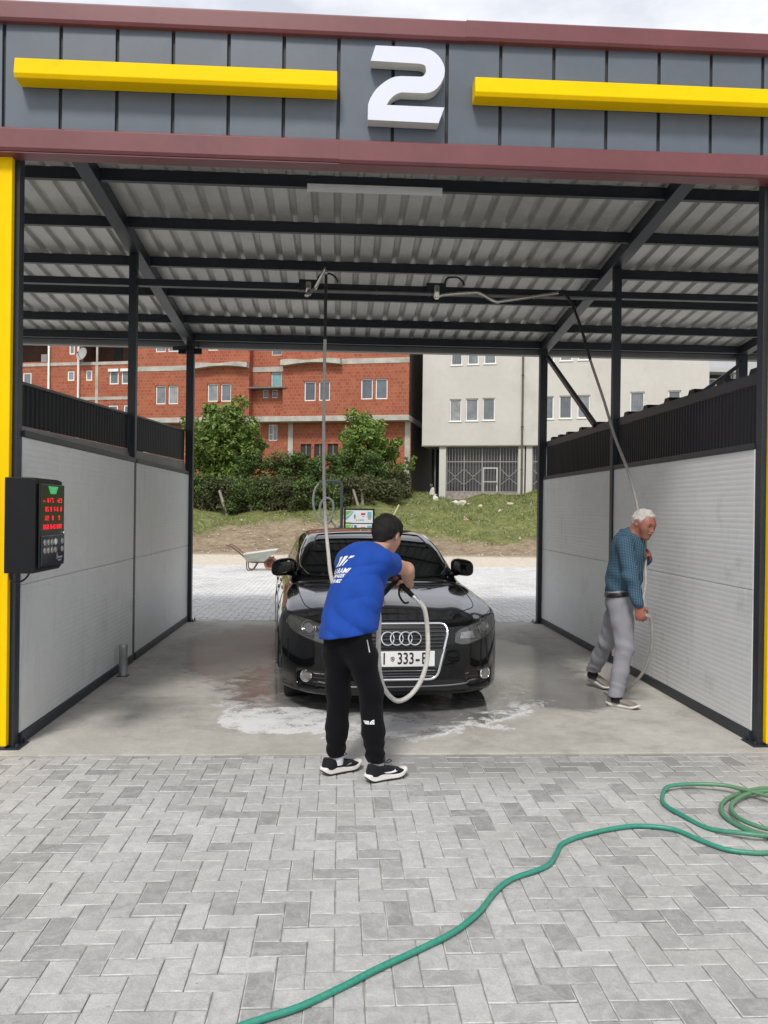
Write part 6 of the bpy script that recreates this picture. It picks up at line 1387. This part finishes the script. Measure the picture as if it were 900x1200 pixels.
# ================================================================= VEGETATION
def leaf_mat(name, c0, c1, c2):
    m, g, b = newmat(name); r_ = g.n('ShaderNodeNewGeometry').outputs['Random Per Island']
    x = g.n('ShaderNodeValToRGB'); g.l(r_, x.inputs['Fac']); e = x.color_ramp.elements; e[0].color = (*c0, 1); e[1].color = (*c2, 1); k = x.color_ramp.elements.new(.55); k.color = (*c1, 1)
    g.l(x.outputs['Color'], b.inputs['Base Color']); b.inputs['Roughness'].default_value = .5; b.inputs['Specular IOR Level'].default_value = .35
    tr = g.n('ShaderNodeBsdfTranslucent'); g.l(g.mix(.5, x.outputs['Color'], (.12, .18, .02, 1)), tr.inputs['Color']); mx_ = g.n('ShaderNodeMixShader'); mx_.inputs[0].default_value = .22
    g.l(b.outputs[0], mx_.inputs[1]); g.l(tr.outputs[0], mx_.inputs[2]); g.l(mx_.outputs[0], m.node_tree.nodes['Material Output'].inputs['Surface']); return m
LG = leaf_mat('green_leaves', (.065, .115, .022), (.135, .215, .042), (.26, .34, .08))
LL = leaf_mat('light_green_leaves', (.070, .13, .025), (.15, .24, .042), (.29, .38, .09))
LD = leaf_mat('dark_hedge_leaves', (.042, .080, .022), (.080, .135, .034), (.16, .215, .055))
LS = leaf_mat('dry_scrub_leaves', (.035, .050, .018), (.065, .080, .028), (.17, .15, .07))
def leaves(centers, per, size, rng, flat=.3):
    """leaf-sized kites scattered in clumps; centers: (x,y,z,r)"""
    c = np.repeat(np.array([q[:3] for q in centers]), per, 0); rad = np.repeat(np.array([q[3] for q in centers]), per)
    n = len(c); d = rng.normal(size=(n, 3)); d /= vnorm(d)[:, None]; p = c+d*(rad*rng.uniform(.25, 1.0, n)**.5)[:, None]*np.array([1, 1, .85])
    nz_ = d*.5+rng.normal(size=(n, 3))*.55+np.array([0, 0, .6]); nz_ /= vnorm(nz_)[:, None]; u = np.cross(nz_, rng.normal(size=(n, 3))); u /= vnorm(u)[:, None]; v = np.cross(nz_, u); s = size*rng.uniform(.6, 1.35, n)[:, None]
    q = np.stack([p-u*s, p+v*s*.45-nz_*s*.12, p+u*s*1.1, p-v*s*.45-nz_*s*.12], 1).reshape(-1, 3); f = np.arange(n*4).reshape(-1, 4); return q, f
def crown_mesh(name, centers, per, size, m, parent, rng):
    q, f = leaves(centers, per, size, rng); me = bpy.data.meshes.new(name); me.from_pydata(q.tolist(), [], f.tolist()); me.update(); o = link(name, me, m, None); return part_world(o, parent)
def ground(x, y): return float(terrain_z(np.array([x]), np.array([y]))[0])
def tree(name, x, y, h, rx, rz, zc, label, lm, seed, n=46, per=95, size=.105, group=None, cat='tree', rmin=.28, rmax=.62):
    rng = np.random.default_rng(seed); z0 = ground(x, y); t = thing(name, (x, y, z0), label, cat, group)
    cs = []
    while len(cs) < n:
        d = rng.normal(size=3); d /= np.linalg.norm(d); k = rng.uniform(.35, 1.0)**.6; lump = 1+.22*math.sin(3*math.atan2(d[1], d[0])+seed)+.16*rng.normal()
        p = np.array([x, y, zc])+d*np.array([rx, rx, rz])*k*lump*.82
        cs.append((*p, rng.uniform(rmin, rmax)*rx*.55))
    mb = MB(); top = Vector((x+.1, y, zc+rz*.5)); mb.tube(spline([(x, y, z0-.1), (x+.03, y, z0+(zc-z0)*.5), (x-.05, y+.05, zc), top], 4), [.13*h/4]*1+list(np.linspace(.12*h/4, .03, 12)), 8); tr = part_world(mb.build('trunk', M['bark'], smooth=True), t)
    for k in range(0, len(cs), 3):
        c = Vector(cs[k][:3]); b0 = Vector((x, y, z0+(zc-z0)*rng.uniform(.55, 1.0))); mb = MB(); mid = (b0+c)/2+Vector((0, 0, .15)); mb.tube(spline([b0, mid, c], 3), list(np.linspace(.045, .010, 7)), 5); o = mb.build('branch', M['bark'], smooth=True); part_sub(o, tr)
    crown_mesh('crown', cs, per, size, lm, t, rng); return t
tree('leafy_tree', -5.68, 40.0, 4.6, 1.80, 2.35, 4.60, 'dense round-crowned green tree behind the left back post', LG, 3, 130, 120, .12)
tree('leafy_tree', 1.40, 41.0, 3.8, 1.70, 2.05, 4.50, 'lighter green tree with a ragged top in front of the brick house', LL, 8, 100, 110, .11)
def bush(x, y, h, rx, label, lm, seed, n=26, per=110, size=.075, group='bushes of the unkempt hedge'):
    rng = np.random.default_rng(seed); z0 = ground(x, y); t = thing('bush', (x, y, z0), label, 'bush', group); cs = []
    for _ in range(n):
        a = rng.uniform(-1, 1, 3); hh = h*(1-.22*a[0]**2)*rng.uniform(.8, 1.05); cs.append((x+a[0]*rx*1.1, y+a[1]*.6, z0+(.5+.5*a[2])*hh*.92+.05, rng.uniform(.22, .48)*min(1.2, h)*.75))
    mb = MB()
    for k in range(7):
        c = cs[k]; mb.tube([(x+(c[0]-x)*.3, c[1], z0-.05), (x+(c[0]-x)*.7, c[1], z0+(c[2]-z0)*.5), c[:3]], [.025, .02, .01], 5)
    part_world(mb.build('stem', M['bark'], fix=False), t); crown_mesh('foliage', cs, per, size, lm, t, rng)
for i, a in enumerate(((-3.55, 38.9, 2.45, 1.25, 'tall dark bush between the left tree and the white hose', LD), (-2.0, 39.2, 2.35, 1.1, 'tall dark bush with a rounded top behind the white hose', LD), (-.55, 39.0, 2.15, 1.1, 'dark bush just left of the lighter ragged tree', LD), (.9, 39.6, 2.0, 1.2, 'low dark bush under the lighter ragged tree', LD), (2.5, 40.4, 1.5, .75, 'thin pale bush at the right end of the hedge', LS))): bush(a[0], a[1], a[2]*1.04, *a[3:], 20+i, 75, 120)
for i, (x, y, h, lab) in enumerate(((-6.6, 37.6, 1.45, 'scrubby bush at the fence below the left tree trunk'), (-5.2, 37.5, 1.5, 'scrubby bush between the two leaning fence posts at left'), (-3.8, 37.4, 1.45, 'scrubby bush at the second leaning fence post'), (-2.4, 37.3, 1.4, 'scrubby bush behind the wheelbarrow along the fence'), (-1.0, 37.3, 1.45, 'scrubby bush seen through the loop of the vacuum hose'), (.3, 37.6, 1.3, 'scrubby bush behind the lit price panel'), (1.7, 38.6, 1.1, 'dry scrubby bush left of the dark passage'))): bush(x, y-1.6, h*1.05, .95, lab, LS if i in (1, 3, 5, 6) else LD, 40+i, 62, 115, .065, group='scrub along the wire fence')
# fence of leaning posts and wire
def fence():
    t = thing('wire_fence', (-2.5, 35.6, 0), 'broken wire fence with leaning weathered wooden posts at the edge of the scrub', 'fence')
    tops = []
    for a, b_, r_ in (((-6.05, 35.6, 2.30), (-6.0, 35.6, 1.4), .06), ((-5.25, 35.5, 2.36), (-4.88, 35.4, 1.15), .075), ((-4.08, 35.6, 2.42), (-3.80, 35.5, 1.2), .055), ((-2.3, 35.7, 2.3), (-2.2, 35.6, 1.2), .05), ((-.9, 35.7, 2.35), (-.85, 35.6, 1.2), .05), ((.57, 35.5, 2.48), (.88, 35.4, 1.4), .06), ((.95, 35.6, 2.75), (1.0, 35.5, 1.4), .07)):
        mb = MB(); mb.tube([b_, tuple((Vector(a)+Vector(b_))/2+Vector((.01, 0, 0))), a], [r_*1.1, r_, r_*.85], 7); part_world(mb.build('post', M['wood_grey'], smooth=True), t); tops.append((a, b_))
    for f_ in (.95, .6, .3):
        mb = MB(); mb.tube([tuple(Vector(b_).lerp(Vector(a), f_)) for a, b_ in tops], .008, 4); part_world(mb.build('wire', M['steel'], fix=False), t)
fence()
# grass and weeds on the bank
def grass():
    rng = np.random.default_rng(4); n = 60000; x = rng.uniform(-16, 20, n); y = 28.8+rng.uniform(0, 1, n)**.85*17; keep = y > 29.6+3.6*np.clip((x+6.6)/2.2, 0, 1)-2.2*np.clip((x-1.2)/3.4, 0, 1)+.7*np.sin(x*2.1)+.4*np.sin(x*5.3) ; x, y = x[keep], y[keep]
    dens = np.sin(x*1.9+np.sin(y*2.1))*np.sin(y*1.7+x*.6); k2 = rng.uniform(-1.1, 1, len(x)) < dens+.55; x, y = x[k2], y[k2]; k3 = rng.random(len(x)) < .75+.5*np.sin(x*.9+2)*np.sin(y*1.1); x, y = x[k3], y[k3]
    z = terrain_z(x, y); n = len(x); h = rng.uniform(.05, .15, n)*(1+.7*(np.sin(x*3.1)*np.sin(y*2.7) > .55)); a = rng.uniform(0, 2*pi, n); ln = rng.normal(0, .5, (n, 2))*h[:, None]; w = rng.uniform(.012, .03, n)
    p = np.stack([x, y, z-.02], 1); dx = np.stack([np.cos(a)*w, np.sin(a)*w, 0*a], 1); tp = p+np.concatenate([ln, h[:, None]], 1)
    q = np.stack([p-dx, p+dx, tp], 1).reshape(-1, 3); me = bpy.data.meshes.new('grass'); me.from_pydata(q.tolist(), [], np.arange(n*3).reshape(-1, 3).tolist()); me.update()
    o = link('grass', me, leaf_mat('grass_blades', (.07, .12, .022), (.16, .21, .055), (.36, .33, .15))); tag(o, kind='stuff')
    # loose stones and crumbs of rubble
    n = 1500; x = rng.uniform(-10, 14, n); y = 27.2+rng.uniform(0, 1, n)**1.5*13; z = np.where(y < 28.0, -.01, terrain_z(x, y)); mb = MB()
    for i in range(n):
        s = rng.uniform(.015, .05)*(1.7 if rng.random() < .05 else 1); c = Vector((x[i], y[i], z[i])); b_ = len(mb.v); pts = [(1, 0, 0), (.2, .9, .1), (-.9, .3, 0), (-.4, -.8, 0), (.1, .1, .8)]
        ro = Matrix.Rotation(rng.uniform(0, 6.28), 3, 'Z')
        for q in pts: mb.v.append(tuple(c+ro @ Vector(q)*s))
        for f in ((0, 1, 4), (1, 2, 4), (2, 3, 4), (3, 0, 4)): mb.f.append(tuple(b_+k for k in f)); mb.mi.append(0)
    o = mb.build('rubble', mat('pale_rubble', (.42, .38, .32), .9, 0, .35, 3), fix=False); tag(o, kind='stuff')
grass()
# bigger rubble and litter on the bank: each its own thing
def chunk(x, y, s, lab, name, m, seed, dz=0.0, flat=.6):
    rng = np.random.default_rng(seed); bm = bmesh.new(); bmesh.ops.create_icosphere(bm, subdivisions=2, radius=1)
    for v in bm.verts:
        n_ = np.array(v.co); k = 1+.28*math.sin(4*n_[0]+seed)*math.cos(3*n_[1]-seed)+.10*rng.normal(); v.co = Vector((n_[0]*k*s, n_[1]*k*s*.8, n_[2]*k*s*flat))
    me = bpy.data.meshes.new(name); bm.to_mesh(me); bm.free(); o = link(name, me, m, None, (x, y, ground(x, y)+s*flat*.45+dz)); o.rotation_euler = (rng.uniform(-.3, .3), rng.uniform(-.3, .3), rng.uniform(0, 6)); tag(o, lab, 'rubble' if name == 'stone' else 'litter', 'rubble and litter on the grass bank'); return o
stone_m = mat('pale_stone', (.50, .44, .36), .85, 0, .2, 3, .5, 15, .02); lit = mat('white_litter', (.60, .60, .57), .6, 0, .15, 6)
chunk(6.05, 40.0, .26, 'largest pale stone on the crest of the bank below the grilled door', 'stone', stone_m, 1)
chunk(5.72, 40.1, .15, 'small white scrap beside the largest pale stone on the bank', 'litter', lit, 2)
chunk(6.42, 40.2, .14, 'small pale stone just right of the largest stone on the bank', 'stone', stone_m, 3)
chunk(4.55, 38.3, .15, 'white scrap of litter halfway up the bank left of the rubble', 'litter', lit, 4, flat=1.0)
chunk(5.5, 38.0, .13, 'white scrap low on the bank under the largest stone', 'litter', lit, 5, flat=.9)
chunk(8.0, 37.6, .17, 'pale stone high on the bank beside the right back post', 'stone', stone_m, 6)
chunk(7.3, 36.6, .13, 'pale stone midway down the bank near the right back post', 'stone', stone_m, 7)
chunk(5.35, 34.2, .12, 'pinkish stone low on the bank above the car mirror', 'stone', mat('pink_stone', (.46, .30, .24), .85, 0, .2, 3), 8)
chunk(6.8, 39.0, .12, 'small stone in the grass below the grilled windows', 'stone', stone_m, 9)
chunk(1.0, 33.6, .10, 'small white stone on the bank right of the price panel', 'stone', stone_m, 10)
# a stick leaning in the grass
t = thing('stick', (3.0, 33.5, ground(3.0, 33.5)), 'pale stick leaning out of the bank beside the bending person', 'stick'); mb = MB(); z_ = ground(2.2, 33.2); 
mb.tube([(2.0, 33.0, z_-.05), (2.2, 33.05, z_+.35), (2.42, 33.1, z_+.78)], [.035, .035, .028], 6); part_world(mb.build('branch', mat('pale_wood', (.50, .43, .28), .8, 0, .15, 5), smooth=True), t)
# small animal sitting at the top of the bank
def cat_():
    x, y = 4.86, 42.6; z = ground(x, y)
    def f(P):
        c = A(x, y, z); d = cone(P, c+A(0, 0, .12), c+A(.01, -.06, .34), .145, .095); d = smin(d, cone(P, c+A(.02, -.10, .02), c+A(.01, -.09, .28), .04, .05), .04)
        d = smin(d, vnorm(P-c-A(-.06, -.09, .50))-.082, .05); d = smin(d, cone(P, c+A(-.06, -.12, .49), c+A(-.10, -.18, .47), .05, .03), .03)
        for s in (1, -1): d = smin(d, cone(P, c+A(-.06+s*.045, -.08, .55), c+A(-.07+s*.055, -.08, .63), .028, .006), .015); d = smin(d, cone(P, c+A(s*.07, .02, .05), c+A(s*.09, -.12, .03), .06, .04), .03)
        return smin(d, chain(P, [c+A(.08, .12, .05), c+A(.2, .10, .04), c+A(.24, -.03, .04)], [.04, .035, .02]), .03)
    m, g, b = newmat('white_and_dark_fur'); p = g.pos(); sp = g.n('ShaderNodeSeparateXYZ'); g.l(p, sp.inputs[0]); n = g.noise(p, 9, 3)
    g.l(g.mix(g.smooth(g.math('ADD', sp.outputs['Z'], g.math('MULTIPLY', n, .08)), z+.42, z+.48), (.62, .57, .52, 1), (.08, .07, .065, 1)), b.inputs['Base Color']); b.inputs['Roughness'].default_value = .9
    o = sdf_obj('cat', f, (x-.3, y-.35, z-.05), (x+.4, y+.3, z+.75), .016, m, None); tag(o, 'small white cat with dark head sitting on the bank by the dark passage', 'cat')
cat_()
tree('sapling', 3.75, 43.5, 1.3, .50, .55, 4.05, 'spindly sapling with few leaves in front of the dark passage', LL, 31, 9, 34, .075, rmin=.35, rmax=.6)

# ================================================================= WHEELBARROW
def wheelbarrow():
    t = thing('wheelbarrow', (-2.1, 21.0, 0), 'grey wheelbarrow with an orange wheel standing at the end of the yard', 'wheelbarrow'); P = lambda mb, n, m, **k: part_world(mb.build(n, m, **k), t)
    tray = mat('grey_green_tray', (.36, .38, .34), .55, 0, .15, 4, dirt=(5, .5, (.30, .24, .17))); fr = mat('rusty_frame', (.15, .085, .06), .7, .2, .3, 9); tire = mat('orange_wheel', (.42, .20, .09), .7, 0, .15, 8); hub = mat('dark_red_hub', (.16, .055, .04), .6, 0, .15)
    mb = MB(); Y = 21.0
    top = [(-2.45, .42), (-2.20, .43), (-1.95, .47), (-1.60, .545)]; bot = [(-2.38, .24), (-1.97, .235)]
    V = [(-2.44, Y-.30, .42), (-1.60, Y-.26, .545), (-1.60, Y+.26, .545), (-2.44, Y+.30, .42), (-2.37, Y-.19, .235), (-1.93, Y-.17, .24), (-1.93, Y+.17, .24), (-2.37, Y+.19, .235)]
    b_ = len(mb.v); mb.v += V
    for q in ((0, 1, 5, 4), (1, 2, 6, 5), (2, 3, 7, 6), (3, 0, 4, 7), (4, 5, 6, 7)): mb.f.append(tuple(b_+i for i in q)); mb.mi.append(0)
    o = P(mb, 'tray', tray, fix=False); sd_ = o.modifiers.new('thick', 'SOLIDIFY'); sd_.thickness = .012
    mb = MB(); mb.tube([V[0], V[1], V[2], V[3]], .017, 6, closed=True); part_sub(mb.build('rim', mat('pale_rim', (.55, .54, .50), .5, 0, .1), smooth=True), o)
    for s in (-1, 1):
        mb = MB(); mb.tube(spline([(-2.88, Y+s*.30, .645), (-2.72, Y+s*.29, .60), (-2.45, Y+s*.22, .37), (-2.30, Y+s*.17, .225), (-1.95, Y+s*.10, .21), (-1.70, Y+s*.05, .19)], 5), .018, 7); P(mb, 'handle', fr, smooth=True)
        mb = MB(); mb.tube(spline([(-2.37, Y+s*.19, .23), (-2.36, Y+s*.20, .06), (-2.31, Y+s*.20, .012), (-2.22, Y+s*.20, .02), (-2.10, Y+s*.18, .21)], 5), .016, 6); P(mb, 'leg', fr, smooth=True)
    mb = MB(); mb.tube([(-1.78, Y-.07, .18), (-1.70, Y-.07, .36), (-1.70, Y+.07, .36), (-1.78, Y+.07, .18)], .012, 5); P(mb, 'wheel_fork', fr)
    c = (-1.77, Y, .178); mb = MB(); mb.lathe([(.115, -.035), (.15, -.045), (.172, -.03), (.178, 0), (.172, .03), (.15, .045), (.115, .035)], c, (0, 1, 0), 24); w = P(mb, 'tyre', tire, smooth=True)
    mb = MB(); mb.lathe([(.116, -.033), (.10, -.022), (.03, -.03), (0, -.03)], c, (0, 1, 0), 18); mb.lathe([(.116, .033), (.10, .022), (.03, .03), (0, .03)], c, (0, 1, 0), 18); part_sub(mb.build('hub', hub, smooth=True), w)
wheelbarrow()

# ================================================================= VACUUM STATION BEHIND THE CAR
def vacuum():
    t = thing('vacuum_station', (.1, 16.0, 0), 'car vacuum station with a bent hose frame and a colourful panel behind the car roof', 'vacuum station'); P = lambda mb, n, m, **k: part_world(mb.build(n, m, **k), t); Y = 16.0
    gr = mat('dark_green_tube', (.03, .045, .045), .45, 0, .1)
    mb = MB(); mb.tube(spline([(.03, Y, 0), (.03, Y, 1.2), (.03, Y, 2.0), (.01, Y, 2.10), (-.06, Y, 2.15), (-.3, Y, 2.15), (-.42, Y, 2.10)], 5), .028, 8); P(mb, 'hose_frame', gr, smooth=True)
    mb = MB(); mb.tube(spline([(-.42, Y, 2.10), (-.50, Y, 1.98), (-.53, Y, 1.78), (-.50, Y, 1.55), (-.40, Y, 1.36), (-.26, Y, 1.30), (-.18, Y, 1.40), (-.13, Y, 1.58), (-.15, Y, 1.75), (-.26, Y, 1.82), (-.36, Y+.03, 1.75), (-.40, Y+.03, 1.6), (-.34, Y+.03, 1.45), (-.22, Y+.03, 1.42), (-.05, Y+.02, 1.2), (.06, Y+.02, 1.0)], 5), .022, 7); P(mb, 'vacuum_hose', mat('grey_vac_hose', (.17, .18, .17), .6, 0, .15, 20), smooth=True)
    mb = MB(); mb.box(.08, .68, Y-.10, Y+.25, 0, 1.62); cb = P(mb, 'cabinet', M['black_plastic'], bevel=.012)
    yf = Y-.106; wp = mat('panel_print', (.62, .64, .66), .35, 0, .04); 
    for z0, z1 in ((1.335, 1.585), (1.05, 1.315)):
        mb = MB(); mb.box(.115, .645, yf, yf+.005, z0, z1); s = part_sub(mb.build('front_panel', wp), cb)
        def cut(pts, mm, d=.001): 
            q = MB(); q.poly([(a, yf-d, c) for a, c in pts]); part_sub(q.build('panel_graphic', mm, fix=False), cb)
        gm_ = bpy.data.materials.get('print_green') or mat('print_green', (.18, .42, .06), .5, 0, .1); bl_ = bpy.data.materials.get('print_blue') or mat('print_blue', (.05, .20, .36), .5, 0, .1); rd = bpy.data.materials.get('print_red') or mat('print_red', (.50, .02, .03), .5, 0, .1); te = bpy.data.materials.get('print_teal') or mat('print_teal', (.15, .36, .38), .5, 0, .1); ye = bpy.data.materials.get('print_orange') or mat('print_orange', (.50, .25, .05), .5, 0, .1)
        h = z1-z0
        cut([(.117, z1-.02), (.117, z1-.45*h), (.16, z1-.36*h), (.215, z1-.18*h), (.235, z1-.01)], gm_); cut([(.117, z1-.52*h), (.117, z1-.80*h), (.17, z1-.62*h), (.235, z1-.34*h), (.275, z1-.06*h), (.245, z1-.08*h), (.20, z1-.34*h)], te, .0012)
        cut([(.117, z0+.005), (.117, z0+.10*h), (.20, z0+.06*h), (.25, z0+.005)], gm_, .0014); cut([(.275, z1-.50*h), (.285, z1-.30*h), (.30, z1-.30*h), (.31, z1-.50*h), (.30, z1-.70*h), (.285, z1-.70*h)], bl_)
        cut([(.415, z1-.22*h), (.50, z1-.22*h), (.50, z1-.38*h), (.415, z1-.38*h)], rd); cut([(.44, z1-.46*h), (.47, z1-.46*h), (.47, z1-.52*h), (.44, z1-.52*h)], rd)
        cut([(.54, z1-.12*h), (.62, z1-.12*h), (.62, z1-.62*h), (.54, z1-.62*h)], te); cut([(.55, z1-.65*h), (.61, z1-.65*h), (.61, z1-.72*h), (.55, z1-.72*h)], rd)
        for k, mm in enumerate((ye, ye, bl_, bl_)): cut([(.315+.042*k, z0+.16*h), (.338+.042*k, z0+.16*h), (.338+.042*k, z0+.28*h), (.315+.042*k, z0+.28*h)], mm)
    mb = MB(); mb.lathe([(.0, .0), (.07, .0), (.08, .05), (.08, .55), (.06, .62), (0, .62)], (-.05, Y+.1, .65), (0, 0, 1), 16); P(mb, 'drum', mat('drum_grey', (.25, .26, .27), .4, .3, .1), smooth=True)
vacuum()
